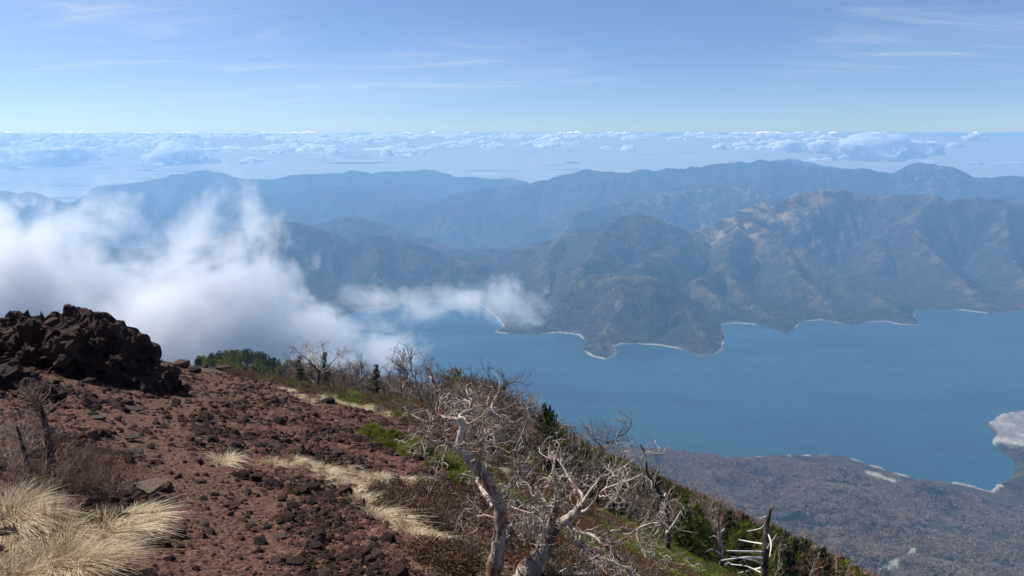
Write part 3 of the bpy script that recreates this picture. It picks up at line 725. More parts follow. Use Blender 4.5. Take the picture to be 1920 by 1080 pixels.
M_tantwig = plain_material('tan_twigs', [(0.3, (0.15, 0.085, 0.06)), (0.55, (0.34, 0.22, 0.16)), (0.75, (0.55, 0.41, 0.31))])
M_paletwig = plain_material('pale_twigs', [(0.3, (0.13, 0.085, 0.065)), (0.6, (0.30, 0.23, 0.19)), (0.8, (0.50, 0.42, 0.36))])
M_needle = plain_material('fir_needles', [(0.3, (0.042, 0.060, 0.011)), (0.5, (0.125, 0.145, 0.023)), (0.75, (0.27, 0.27, 0.045))], 3.0, 0.7, 0.45, 0.2)
M_darkneedle = plain_material('dark_needles', [(0.3, (0.012, 0.020, 0.010)), (0.5, (0.030, 0.042, 0.016)), (0.75, (0.065, 0.075, 0.024))], 3.0, 0.7, 0.2, 0.2)
M_pine = plain_material('dwarf_pine_needles', [(0.3, (0.07, 0.085, 0.014)), (0.5, (0.20, 0.205, 0.035)), (0.75, (0.38, 0.36, 0.08))], 5.0, 0.65, 0.3, 0.15)
M_straw = plain_material('dry_grass', [(0.25, (0.20, 0.13, 0.07)), (0.45, (0.46, 0.35, 0.22)), (0.75, (0.78, 0.68, 0.50))], 7.0, 0.7, 0.35, 0.12)
M_heath = plain_material('heath_leaves', [(0.28, (0.030, 0.024, 0.012)), (0.45, (0.085, 0.052, 0.026)), (0.60, (0.16, 0.072, 0.032)), (0.8, (0.12, 0.105, 0.04))], 2.0, 0.85, 0.15, 0.2)

def rock_material(name, stops, mott=0.5):
    m, t, out = new_mat(name)
    tc = t.node('ShaderNodeTexCoord').outputs['Object']; rnd = t.node('ShaderNodeObjectInfo').outputs['Random']
    n1 = t.noise(tc, 2.2, 5, 0.65); n2 = t.noise(tc, 11.0, 5, 0.75)
    k = t.math('ADD', t.math('MULTIPLY', n1, 0.35), t.math('ADD', t.math('MULTIPLY', n2, 0.3), t.math('MULTIPLY', rnd, 0.35)))
    c = t.ramp(k, stops)
    b = t.node('ShaderNodeBsdfPrincipled', ins={'Base Color': c, 'Roughness': 0.9}); b.inputs['Specular IOR Level'].default_value = 0.25
    vo = t.node('ShaderNodeTexVoronoi', ins={'Vector': tc, 'Scale': 7.0})
    hg = t.math('ADD', n2, t.math('MULTIPLY', vo.outputs['Distance'], mott))
    bump = t.node('ShaderNodeBump', ins={'Height': hg, 'Strength': 0.9, 'Distance': 0.12}); t.l.new(bump.outputs[0], b.inputs['Normal'])
    t.l.new(b.outputs[0], out.inputs['Surface']); return m
M_rock = rock_material('scoria_rock', [(0.25, (0.016, 0.009, 0.008)), (0.40, (0.054, 0.021, 0.015)), (0.54, (0.102, 0.042, 0.029)), (0.68, (0.165, 0.086, 0.063)), (0.82, (0.27, 0.20, 0.165))])
M_black = rock_material('black_lava', [(0.25, (0.009, 0.007, 0.007)), (0.42, (0.028, 0.018, 0.015)), (0.56, (0.068, 0.034, 0.025)), (0.75, (0.13, 0.08, 0.058))])
M_slab = rock_material('grey_slab', [(0.25, (0.055, 0.042, 0.040)), (0.5, (0.13, 0.095, 0.085)), (0.75, (0.24, 0.19, 0.165))], 0.2)
M_tan = rock_material('tan_rock', [(0.25, (0.12, 0.075, 0.055)), (0.5, (0.22, 0.14, 0.105)), (0.75, (0.34, 0.25, 0.19))], 0.2)

def rock_shape(seed, base, flat=0.7, cuts=7, jag=0.12):
    g = np.random.default_rng(seed); V_ = base[0].copy()
    for _ in range(cuts):
        n_ = g.normal(size=3); n_ /= np.linalg.norm(n_); d_ = g.uniform(0.45, 0.85)
        s_ = V_ @ n_; V_ = V_ - np.where(s_ > d_, s_ - d_, 0)[:, None] * n_
    V_ = V_ * (1 + g.normal(0, jag, len(V_)))[:, None]
    V_ = V_ * np.array((g.uniform(0.8, 1.25), g.uniform(0.7, 1.1), flat * g.uniform(0.8, 1.15)))
    return V_
rock_me = [mesh_np('rock', rock_shape(i, I1, 0.72, 7, 0.08), I1[1], M_rock if i % 3 else M_black, False, link=False) for i in range(12)]
slab_me = [mesh_np('slab', rock_shape(40 + i, I2, 0.30, 9, 0.03), I2[1], M_slab if i % 2 else M_tan, False, link=False) for i in range(6)]
pebble_me = [mesh_np('pebble', rock_shape(80 + i, I1, 0.75, 5, 0.12), I1[1], M_rock, False, link=False) for i in range(8)]

# ------------------------------------------------------------------ scattering of the uncountable
def scatter(name, P, S, ROT, VID, meshes, label):
    col = bpy.data.collections.new(name + '_pieces')
    for i, me in enumerate(meshes):
        o = bpy.data.objects.new('%s_piece_%02d' % (name, i), me); col.objects.link(o)
    me = bpy.data.meshes.new(name); me.vertices.add(len(P)); me.vertices.foreach_set('co', np.ascontiguousarray(P, dtype=np.float32).ravel())
    for an, ty, val in (('scl', 'FLOAT', S), ('vid', 'INT', VID)):
        a_ = me.attributes.new(an, ty, 'POINT'); a_.data.foreach_set('value', np.ascontiguousarray(val, dtype=np.int32 if ty == 'INT' else np.float32))
    a_ = me.attributes.new('rot', 'FLOAT_VECTOR', 'POINT'); a_.data.foreach_set('vector', np.ascontiguousarray(ROT, dtype=np.float32).ravel())
    o = link_obj(name, me)
    ng = bpy.data.node_groups.new(name + '_scatter', 'GeometryNodeTree')
    ng.interface.new_socket('Geometry', in_out='INPUT', socket_type='NodeSocketGeometry'); ng.interface.new_socket('Geometry', in_out='OUTPUT', socket_type='NodeSocketGeometry')
    N, L = ng.nodes, ng.links
    gi, go = N.new('NodeGroupInput'), N.new('NodeGroupOutput')
    iop = N.new('GeometryNodeInstanceOnPoints'); ci = N.new('GeometryNodeCollectionInfo')
    ci.inputs['Collection'].default_value = col; ci.inputs['Separate Children'].default_value = True; ci.inputs['Reset Children'].default_value = True
    iop.inputs['Pick Instance'].default_value = True
    def attr(nm, dt):
        a_ = N.new('GeometryNodeInputNamedAttribute'); a_.data_type = dt; a_.inputs['Name'].default_value = nm; return a_.outputs['Attribute']
    L.new(gi.outputs[0], iop.inputs['Points']); L.new(ci.outputs[0], iop.inputs['Instance'])
    L.new(attr('vid', 'INT'), iop.inputs['Instance Index']); L.new(attr('rot', 'FLOAT_VECTOR'), iop.inputs['Rotation']); L.new(attr('scl', 'FLOAT'), iop.inputs['Scale'])
    L.new(iop.outputs[0], go.inputs[0])
    md = o.modifiers.new('scatter', 'NODES'); md.node_group = ng
    return tag(o, label, kind='stuff')

# ================================================================== loose scoria
g = np.random.default_rng(21)
n = 190000
r_ = np.exp(g.uniform(math.log(2.2), math.log(48), n)); a_ = R(1) * g.uniform(-44, 22, n)
x_, y_ = r_ * np.sin(a_), r_ * np.cos(a_)
vm = veg_mask(x_, y_) + fbm(x_, y_, 1.6, 4, 47) * 0.8; pdist = strip_dist(x_, y_, path_px) + fbm(x_, y_, 1.1, 3, 40) * 0.35
clump = fbm(x_, y_, 1.3, 3, 120) - 0.8 * sstep(0.1, 0.5, fbm(x_, y_, 2.6, 4, 44))
ok = (vm < g.uniform(-0.2, 0.5, n)) & (g.random(n) < np.where(pdist < 0.5, 0.22, 1.0) * (0.12 + 0.88 * sstep(-0.35, 0.3, clump)))
x_, y_, r_ = x_[ok], y_[ok], r_[ok]; n = len(x_)
s_ = 0.004 + 0.0022 * r_ ** 0.8 * np.exp(g.normal(0, 0.85, n)); s_ = np.clip(s_, 0.005, 0.14)
ROT = np.stack([g.uniform(-.6, .6, n), g.uniform(-.6, .6, n), g.uniform(0, 6.28, n)], -1)
scatter('gravel', np.stack([x_, y_, gz(x_, y_) - 0.05 * s_], -1), s_, ROT, g.integers(0, len(pebble_me), n), pebble_me, 'loose dark red scoria gravel covering the bare slope')
print('gravel', n)

def place_rock(me, px, py, w, label, group, name='rock', sink=0.25, rz=None, tilt=None, stretch=(1, 1, 1)):
    """w = width in photograph pixels"""
    p = spot(px, py); sc_ = 0.5 * w * np.linalg.norm(p) / FPX / 1.05
    o = link_obj(name, me); o.location = (p[0], p[1], p[2] + sc_ * (0.5 - sink) * 0.7)
    o.rotation_euler = ((tilt or (g.uniform(-.35, .35), g.uniform(-.35, .35)))[0], (tilt or (0, g.uniform(-.3, .3)))[1], g.uniform(0, 6.28) if rz is None else rz)
    o.scale = (sc_ * stretch[0], sc_ * stretch[1], sc_ * stretch[2])
    return tag(o, label, 'rock', group)
# single rocks that stand out
hero = [
 (slab_me[0], 275, 700, 58, 'grey block resting at the foot of the lava outcrop', (1, .7, 1.9)), (slab_me[1], 118, 697, 46, 'pale flat slab lying under the dark outcrop face', (1, .7, 1.0)),
 (rock_me[0], 102, 745, 42, 'black boulder behind the top of the leafless young tree', (1, .8, 1.2)), (slab_me[3], 248, 768, 42, 'flat brown slab in the upper part of the path', (1, .7, .8)),
 (slab_me[1], 186, 785, 34, 'pale flat stone left of the upper path', (1, .7, .8)), (slab_me[5], 247, 818, 40, 'flat grey slab at the bend of the path', (1, .7, .8)),
 (slab_me[3], 246, 845, 42, 'dark grey slab with greenish face below the path bend', (1, .6, .9)), (slab_me[2], 285, 850, 30, 'reddish flat stone next to the greenish slab', (1, .7, 1)),
 (slab_me[4], 275, 922, 72, 'large tan boulder beside the dry grass at the path', (1, .85, 2.2)), (rock_me[6], 302, 945, 26, 'dark knob of lava at the foot of the tan boulder', (1, 1, 1)),
 (rock_me[3], 382, 928, 15, 'small black stone alone on the path', (1, 1, 1)), (rock_me[9], 215, 1020, 30, 'black stone at the edge of the pale grass tussock', (1, .8, .8)),
 (rock_me[0], 270, 1072, 46, 'dark lava lump at the bottom edge of the path', (1, 1, .9)), (slab_me[2], 33, 906, 20, 'small tan stone under the leafless young tree', (1, .8, 1.5)),
 (rock_me[6], 693, 1035, 22, 'angular black rock on the smooth slope below the grass strip', (1, .8, .9)), (slab_me[0], 585, 990, 16, 'small pale stone among the red scoria', (1, .9, 2)),
 (slab_me[2], 683, 991, 12, 'small orange red stone above the black angular rock', (1, .9, 2)), (rock_me[3], 738, 1005, 24, 'dark rock against the lower edge of the grass strip', (1, .9, .9)),
 (rock_me[9], 555, 1050, 46, 'clod of dark red lava near the bottom of the slope', (1, .9, .9)), (rock_me[0], 590, 1025, 34, 'black lava clod above the dark red one', (1, 1, .8)),
 (rock_me[6], 598, 828, 20, 'black rock in the middle of the scoria slope', (1, .9, .9)), (rock_me[3], 648, 810, 30, 'dark rounded rock left of the dwarf pine', (1, .9, .8)),
 (slab_me[5], 598, 918, 18, 'flat pale stone below the upper grass strip', (1, .7, .7)), (rock_me[0], 680, 880, 26, 'black rock at the head of the grass strip', (1, .9, .9)),
 (rock_me[9], 586, 918, 40, 'low heap of dark lava above the smooth slope', (1, .8, .7)), (rock_me[3], 615, 755, 30, 'dark boulder below the upper straw coloured grass', (1, .9, .9)),
 (rock_me[6], 385, 690, 17, 'upright reddish lava stub on the crest beside the outcrop', (.8, .8, 1.8)), (rock_me[0], 415, 695, 44, 'low black lava heap on the crest', (1, .8, .7)), (rock_me[9], 340, 688, 40, 'black lava heap at the right foot of the outcrop', (1, .8, .8))]
hero += [(rock_me[0], 215, 712, 50, 'black boulder wedged under the middle of the outcrop', (1, .8, .9)), (rock_me[3], 312, 706, 46, 'black boulder under the right shoulder of the outcrop', (1, .8, .8)), (rock_me[6], 165, 716, 36, 'dark boulder left of the wedged one', (1, .8, .8)),
 (rock_me[9], 255, 722, 30, 'small dark boulder in front of the grey block', (1, .8, .8)), (rock_me[3], 60, 722, 60, 'broad black boulder at the left foot of the outcrop', (1, .8, .7)), (rock_me[0], 362, 700, 34, 'black boulder right of the outcrop on the crest', (1, .8, .8)),
 (rock_me[6], 450, 706, 26, 'dark boulder on the crest past the lava heap', (1, .8, .7))]
for me, px, py, w, lb, st in hero: place_rock(me, px, py, w, lb, 'rocks on the scoria slope', rz=g.uniform(-.4, .4), tilt=(g.uniform(-.15, .15), g.uniform(-.15, .15)), stretch=st)
zones = [('strewn below the lava outcrop', 'rocks below the outcrop', [(0, 700), (330, 700), (330, 770), (0, 770)], 60),
         ('beside the trodden path', 'rocks beside the path', [(150, 770), (460, 745), (460, 870), (200, 860)], 55),
         ('on the middle of the red slope', 'rocks on the red slope', [(440, 720), (600, 770), (800, 860), (850, 910), (640, 860), (460, 850)], 85),
         ('low on the slope below the path', 'rocks on the lower slope', [(230, 1040), (480, 870), (620, 930), (800, 1080), (230, 1080)], 70)]
def in_poly(px, py, P): return bool(poly_sd(np.array([px], float), np.array([py], float), np.array(P, float))[0] > 0)
for lb, gr, P, cnt in zones:
    xs = [q[0] for q in P]; ys = [q[1] for q in P]; k = 0
    while k < cnt:
        px, py = g.uniform(min(xs), max(xs)), g.uniform(min(ys), max(ys))
        if not in_poly(px, py, P): continue
        k += 1
        w_ = min(30, 8 + 6 * g.exponential() if cnt < 80 else 7 + 5 * g.exponential()); ri = int(g.integers(12)); flat_ = g.random() > 0.85
        look = ('flat grey slab' if ri % 2 else 'flat tan slab') if flat_ else ('black lava rock' if ri % 3 == 0 else 'red brown scoria rock')
        look = ('pebble sized ' if w_ < 11.5 else 'fist sized ' if w_ < 17 else 'head sized ' if w_ < 27 else 'large ') + look; side = 'left' if px < 0.5 * (min(xs) + max(xs)) else 'right'
        place_rock(slab_me[ri % 6] if flat_ else rock_me[ri], px, py, w_, look + ' ' + lb + ', ' + side + ' half', look + 's ' + lb + ', ' + side)
print('rocks ok')

# ------------------------------------------------------------------ lava outcrop
from mathutils import noise as mn
def lava_mass(name, lumps, label, voxel=0.07, origin=(0, 0, 0)):
    Vs, Fs, k = [], [], 0
    for (x, y, z_, rx, ry, rz_) in lumps:
        V_ = I2[0] * (rx, ry, rz_) + (x, y, z_); Vs.append(V_); Fs.append(I2[1] + k); k += len(V_)
    tmp = mesh_np('tmp', np.vstack(Vs), np.vstack(Fs), None, False)
    md = tmp.modifiers.new('r', 'REMESH'); md.mode = 'VOXEL'; md.voxel_size = voxel
    me = bpy.data.meshes.new_from_object(tmp.evaluated_get(bpy.context.evaluated_depsgraph_get()))
    bpy.data.objects.remove(tmp)
    n_ = len(me.vertices); co = np.empty(n_ * 3, np.float32); me.vertices.foreach_get('co', co); co = co.reshape(-1, 3)
    no = np.empty(n_ * 3, np.float32); me.vertices.foreach_get('normal', no); no = no.reshape(-1, 3)
    def block(p, k, seed):                            # each fracture cell steps in or out as one flat faced block
        q = mn.voronoi(p * k)[1][0]; return (math.sin(q[0] * 12.9 + q[1] * 78.2 + q[2] * 37.7 + seed) * 43758.5) % 1.0 - 0.5
    dsp = np.array([0.42 * block(p, 1.5, 0) + 0.20 * block(p, 3.6, 1) + 0.09 * block(p, 8.0, 2) + 0.16 * mn.fractal(p * 1.3, 1.0, 2.1, 4) + 0.05 * mn.fractal(p * 7.0, 0.8, 2.1, 3) for p in (Vector(c_) for c_ in co.astype(float))])
    co = co + no * dsp[:, None]
    me.vertices.foreach_set('co', co.astype(np.float32).ravel()); me.update()
    me.materials.clear(); me.materials.append(M_black)
    me.polygons.foreach_set('use_smooth', np.zeros(len(me.polygons), bool))
    o = link_obj(name, me); o.location = origin
    return tag(o, label, 'rock')
OY = 21.0
def at_o(px, py, Yo=OY): return at(px, py, Yo)
org = spot(150, 706)
k_ = float(np.linalg.norm(org)) / FPX
def lump(px, py, w, h, dep=0.0, thick=0.9):
    p = at(px, py + 14, org[1] + dep) - org
    zz_ = p[2] if py < 700 else min(p[2], float(gz(p[0] + org[0], p[1] + org[1])) - org[2] + 0.3 * h * k_)
    return (p[0], p[1], zz_, w * k_ * .9, thick, h * k_ * .82)
L_ = [lump(-40, 640, 80, 58, 0.6), lump(15, 622, 46, 34, 0.4), lump(75, 640, 60, 46, 0.2), lump(115, 618, 56, 32, 0.5), lump(135, 598, 34, 16, 0.7), lump(176, 594, 20, 12, 0.7, .5), lump(160, 640, 66, 44, 0.3),
      lump(205, 634, 30, 24, 0.6), lump(222, 658, 38, 28, 0.4), lump(248, 668, 30, 20, 0.6), lump(268, 680, 32, 16, 0.5), lump(292, 688, 26, 10, 0.6, .5), lump(312, 698, 26, 8, 0.7, .5), lump(60, 680, 90, 26, 0.0, .7), lump(170, 685, 100, 26, 0.2, .7), lump(-60, 690, 90, 30, 0, .8), lump(-130, 630, 90, 70, 0.5),
      lump(240, 706, 80, 24, 0.4, .9), lump(150, 708, 110, 24, 0.3, .9), lump(40, 708, 110, 26, 0.2, .9), lump(10, 598, 30, 12, 0.5, .6), lump(88, 596, 24, 10, 0.6, .5), lump(318, 702, 30, 10, 0.7, .5)]
lava_mass('lava_outcrop', L_, 'craggy black lava outcrop at the upper left, backlit against the mist', 0.05, org)
o2 = spot(20, 735); k_ = float(np.linalg.norm(o2)) / FPX; org = o2
L_ = [lump(-20, 725, 60, 16, 0, .5), lump(30, 722, 36, 13, 0.2, .4), lump(62, 728, 26, 10, 0, .3), lump(0, 712, 40, 12, 0.5, .4)]
lava_mass('lava_ledge', L_, 'low rusty lava ledge in front of the black outcrop', 0.06, o2)
print('outcrop ok')

# ================================================================== grass tussocks
def tuft_mesh(seed, n=420, L=0.32, spread=0.14, lean=(0, 0), w=0.0045, droop=0.9):
    g_ = np.random.default_rng(seed); a = g_.uniform(0, 6.283, n); rad = spread * np.sqrt(g_.random(n))
    base = np.stack([rad * np.cos(a), rad * np.sin(a), np.full(n, -0.02)], -1)
    out = np.stack([np.cos(a), np.sin(a)], -1) * (0.25 + 0.9 * rad / spread)[:, None] + g_.normal(0, 0.42, (n, 2)) + np.array(lean)
    ln = L * g_.uniform(0.3, 1.2, n)
    T = np.array((0, 0.4, 0.75, 1.0)); V_ = []
    side = np.stack([-np.sin(a + g_.normal(0, 1, n)), np.cos(a), np.zeros(n)], -1)
    for t_ in T:
        hor = out * (0.25 * t_ + 0.75 * t_ * t_)[..., None] * ln[:, None] * 0.75 if False else out * (0.25 * t_ + 0.75 * t_ * t_) * ln[:, None] * 0.8
        ver = ln * (t_ - droop * 0.5 * t_ * t_ * np.clip(np.hypot(out[:, 0], out[:, 1]), 0, 1.4))
        c = base + np.concatenate([hor, ver[:, None]], 1); ww = w * (1 - 0.75 * t_)
        V_ += [c - side * ww, c + side * ww]
    V_ = np.stack(V_, 1).reshape(-1, 3); i = np.arange(n)[:, None] * 8
    F_ = np.concatenate([i + np.array((0, 1, 3, 2)), i + np.array((2, 3, 5, 4)), i + np.array((4, 5, 7, 6))])
    return mesh_np('tuft', V_, F_, M_straw, True, link=False)
tufts = [tuft_mesh(i, 300 + 40 * (i % 4), 0.17 + 0.02 * (i % 3), 0.10 + 0.012 * (i % 3), lean=((0.75, -0.35), (0.5, -0.6), (0.3, -0.2), (0.9, -0.1))[i % 4], droop=1.35) for i in range(8)]
big_tuft = [tuft_mesh(20 + i, 1500, 0.25, 0.22, lean=(0.55, -0.35), w=0.003, droop=1.25) for i in range(3)]
def grass_tuft(px, py, sc_, label, group, me, lift=0.0):
    p = spot(px, py); o = link_obj('grass_tuft', me); o.location = (p[0], p[1], p[2] + lift); o.rotation_euler = (g.uniform(-.12, .12), g.uniform(-.12, .12), g.uniform(-1.0, 1.0)); o.scale = (sc_ * g.uniform(.8, 1.2), sc_, sc_ * g.uniform(.6, 1.15))
    return tag(o, label, 'grass', group)
for px, py, sc_, q, lb in [(95, 1070, 1.0, 0, 'tussock nearest the bottom edge'), (8, 985, .95, 1, 'tussock cut by the left edge'), (85, 1005, .95, 2, 'tussock in the middle of the corner'), (20, 1085, .8, 1, 'tussock in the very corner'), (140, 1060, .75, 0, 'tussock nearest the path'), (45, 960, .7, 2, 'hindmost tussock, under the young tree')]:
    grass_tuft(px, py, sc_, 'thick pale dry grass ' + lb, 'pale tussocks in the bottom left corner', big_tuft[q])
for px, py in [(200, 985), (235, 975), (262, 962), (222, 1000), (190, 1005), (250, 985), (275, 968)]:
    grass_tuft(px, py, g.uniform(.7, 1.0), 'flattened straw tuft in front of the tan boulder', 'straw tufts by the tan boulder', tufts[int(g.integers(8))])
grass_tuft(418, 862, 1.1, 'single straw tuft standing alone on the scoria', None, tufts[2]); grass_tuft(405, 866, .8, 'small straw tuft leaning on the lone one', None, tufts[1])
def strip(pts, n_, jit, lo, hi, label, group):
    P = np.array(pts, float); seg = np.r_[0, np.cumsum(np.hypot(*np.diff(P, axis=0).T))]
    for i in range(n_):
        s_ = seg[-1] * (i + g.random()) / n_; px, py = np.interp(s_, seg, P[:, 0]), np.interp(s_, seg, P[:, 1])
        sc_ = g.uniform(lo, hi); third = ('upper', 'middle', 'lower')[min(2, int(3 * i / n_))]; sz = 'small' if sc_ < lo + (hi - lo) / 3 else 'middling' if sc_ < lo + (hi - lo) / 1.5 else 'large'
        grass_tuft(px + g.normal(0, jit), py + g.normal(0, jit * .5), sc_, sz + ' ' + label + ', ' + third + ' part', sz + ' ' + group + ', ' + third + ' part', tufts[int(g.integers(8))])
strip([(500, 872), (560, 868), (610, 890), (650, 920), (690, 955), (740, 990), (790, 1010)], 40, 6, .45, .85, 'straw tuft in the long grass strip across the slope', 'tufts of the long grass strip')
strip([(640, 880), (700, 905), (740, 930), (770, 970)], 14, 7, .45, .75, 'pale grass tuft between the long strip and the dwarf pine', 'pale grass tufts above the strip')
strip([(690, 895), (760, 905), (830, 925)], 14, 8, .4, .7, 'pale grass tuft below the dwarf pine', 'grass tufts below the dwarf pine')
strip([(800, 1010), (840, 1040), (870, 1075)], 14, 8, .5, .8, 'straw tuft at the bottom end of the grass strip', 'tufts at the lower end of the strip')
strip([(520, 728), (550, 738), (575, 752)], 9, 4, .9, 1.4, 'straw tuft on the crest of the red slope', 'tufts on the crest')
strip([(600, 748), (640, 755), (690, 768), (725, 778)], 20, 4, .9, 1.4, 'straw tuft in the grass band under the bare trees', 'tufts under the bare trees')
strip([(925, 880), (950, 895), (940, 905)], 7, 6, .8, 1.2, 'bleached tuft behind the forked birch trunk', 'bleached tufts behind the birch')
print('grass ok')

# ================================================================== trees
def branch_px(pts, Y0, dslope=0.0, wk=1.0):
    """centre line and radii from (px, py, width px) with a depth that drifts along the branch"""
    P = []; 
    for i, q in enumerate(pts):
        Yd = Y0 + dslope * i / max(1, len(pts) - 1)
        p = at(q[0], q[1], Yd); P.append((*p, 0.5 * q[2] * wk * Yd / FPX))
    return smooth_line(np.array(P), 3)
def twiggery(tb, g_, P, r0, n_, L, rad, depth=1, bend=0.38, up=0.05, start=0.25):
    """crooked twigs along centre line P"""
    for _ in range(n_):
        i = int(g_.integers(int(len(P) * start), len(P) - 1)); d = P[i + 1] - P[i]
        dd = rand_dir_around(g_, d / (np.linalg.norm(d) + 1e-9), g_.uniform(0.5, 1.3)); l_ = L * g_.uniform(0.4, 1.2)
        Q, _ = crooked(g_, P[i], dd, l_, 6, bend, up)
        tb.add(Q, np.linspace(rad, rad * 0.35, 6), 4)
        if depth > 1: twiggery(tb, g_, Q, rad * .6, 4, L * 0.5, rad * 0.6, depth - 1, bend, up)
def hero_tree(name, label, cat, trunk, limbs, Y0, mat_trunk, mat_limb, seed, twigs=6, twigL=0.35, twr=0.0035, depth=2, ext=None, group=None, wk=1.0, sub=0):
    g_ = np.random.default_rng(seed)
    base = at(trunk[0][0], trunk[0][1], Y0); bx, by = base[0], base[1]; bz = float(gz(bx, by))
    o = thing(name, (bx, by, bz), label, cat, group); org_ = np.array((bx, by, bz))
    T = branch_px(trunk, Y0, 0.0, wk)
    if T[0, 2] > bz:                                  # carry the trunk down into the ground
        foot = np.array((bx + 0.05, by + 0.02, bz - 0.12, T[0, 3] * 1.35)); n0 = 5
        mid = [foot + (T[0] - foot) * k / n0 for k in range(n0)]
        T = np.vstack([mid, T])
    wob = 1 + 0.10 * np.sin(np.arange(len(T)) * 1.7) + g_.normal(0, .05, len(T))
    tb = Tubes(); tb.add(T[:, :3] - org_, T[:, 3] * wob, 12); tb.build('trunk', mat_trunk, o)
    tw, sb = Tubes(), Tubes()
    for lm in limbs:
        ds_ = g_.uniform(-0.7, 0.9) * Y0 / 6
        Lm = branch_px(lm, Y0, ds_, wk); lb = Tubes()
        lb.add(Lm[:, :3] - org_, Lm[:, 3] * (1 + g_.normal(0, .08, len(Lm))), 7); lb.build('limb', mat_limb, o)
        starts = [int(g_.integers(len(Lm) // 4, len(Lm) - 1)) for _ in range(sub)] + ([len(Lm) - 2] if sub else [])
        for i_ in starts:                                     # crooked side branches and forked ends of the same pale wood
            tip = i_ == len(Lm) - 2
            d_ = rand_dir_around(g_, Lm[i_ + 1, :3] - Lm[i_, :3], g_.uniform(.2, .7) if tip else g_.uniform(.6, 1.2)) + np.array((0.25, 0, -0.12))
            r0_ = min(Lm[i_, 3] * .8, 0.0085) if not tip else max(0.004, min(Lm[-1, 3], .008))
            Q_, _ = crooked(g_, Lm[i_, :3] - org_, d_, g_.uniform(.15, .42), 13, 0.50, -0.03); sb.add(Q_, np.linspace(r0_, 0.0022, 13), 6)
            for _ in range(2):
                j_ = int(g_.integers(3, 11)); W_, _ = crooked(g_, Q_[j_], rand_dir_around(g_, Q_[j_ + 1] - Q_[j_], g_.uniform(.5, 1.1)), g_.uniform(.10, .34), 9, 0.5, 0.0)
                sb.add(W_, np.linspace(r0_ * .55, 0.0018, 9), 5); twiggery(tw, g_, W_, 0, 2, twigL * .5, twr, 1, 0.45, 0.02)
        k = max(2, int(len(lm) * twigs / 4)); twiggery(tw, g_, Lm[:, :3] - org_, 0, k, twigL, twr, depth, 0.42, -0.01)
    sbo = sb.build('side_branches', mat_limb, o) if sb.n else o
    if tw.n: tw.build('twigs', M_paletwig, sbo)
    return o
birch_a_trunk = [(918, 1110, 60), (925, 1075, 56), (932, 1040, 50), (937, 1005, 44), (938, 965, 42), (932, 938, 40), (918, 908, 36), (900, 880, 34), (880, 862, 32), (867, 846, 28), (861, 832, 25), (863, 815, 21), (866, 800, 18), (861, 787, 15)]
birch_a = [
 [(861, 787, 11), (846, 783, 9), (833, 783, 8), (824, 778, 8), (816, 787, 8), (804, 792, 7), (791, 788, 7), (777, 781, 6), (763, 771, 5), (758, 762, 4)],
 [(858, 786, 8), (846, 790, 6), (832, 786, 6), (829, 794, 5), (819, 798, 4), (808, 799, 3)],
 [(861, 787, 11), (863, 778, 11), (874, 771, 10), (881, 768, 9), (883, 761, 8), (880, 754, 8), (872, 750, 7), (867, 756, 6), (864, 768, 3)],
 [(863, 783, 9), (871, 784, 8), (876, 794, 8), (884, 793, 7), (892, 787, 5), (901, 782, 4), (913, 768, 3), (925, 760, 2)],
 [(863, 828, 8), (878, 833, 6), (891, 835, 5), (902, 830, 5), (912, 820, 3), (918, 808, 2)],
 [(868, 850, 9), (853, 841, 8), (848, 835, 8), (838, 832, 8), (831, 829, 8), (815, 828, 7), (804, 825, 5), (796, 820, 3)],
 [(833, 830, 5), (815, 824, 5), (811, 817, 4), (800, 812, 3)], [(832, 830, 5), (835, 815, 4), (830, 806, 2)],
 [(876, 858, 12), (873, 868, 9), (881, 866, 8), (892, 862, 6)],
 [(933, 935, 14), (948, 918, 12), (960, 904, 11), (968, 892, 9), (978, 878, 6), (990, 862, 4), (996, 846, 3)],
 [(940, 945, 6), (955, 925, 5), (966, 905, 4), (975, 880, 4), (972, 860, 2)],
 [(942, 942, 8), (958, 950, 6), (977, 957, 5), (996, 962, 3)], [(940, 980, 8), (965, 978, 6), (985, 972, 5), (1000, 968, 3)],
 [(938, 1022, 26), (952, 1008, 20), (958, 996, 13), (952, 986, 6)], [(928, 972, 8), (910, 966, 6), (896, 968, 4), (884, 962, 2)],
 [(928, 950, 22), (912, 930, 18), (900, 912, 12), (892, 900, 5)], [(908, 892, 7), (915, 868, 6), (918, 845, 4), (922, 822, 3)]]
hero_tree('birch_tree', 'twisted pale birch on the left with a bent hooked top', 'tree', birch_a_trunk, birch_a, 5.0, M_birch, M_birch, 1, 5, 0.26, 0.0022, wk=0.62, sub=3)
birch_b_trunk = [(962, 1112, 80), (980, 1085, 74), (1003, 1055, 66), (1018, 1030, 60), (1028, 1008, 54), (1036, 990, 48), (1052, 980, 34), (1066, 972, 30), (1077, 962, 26), (1084, 952, 20)]
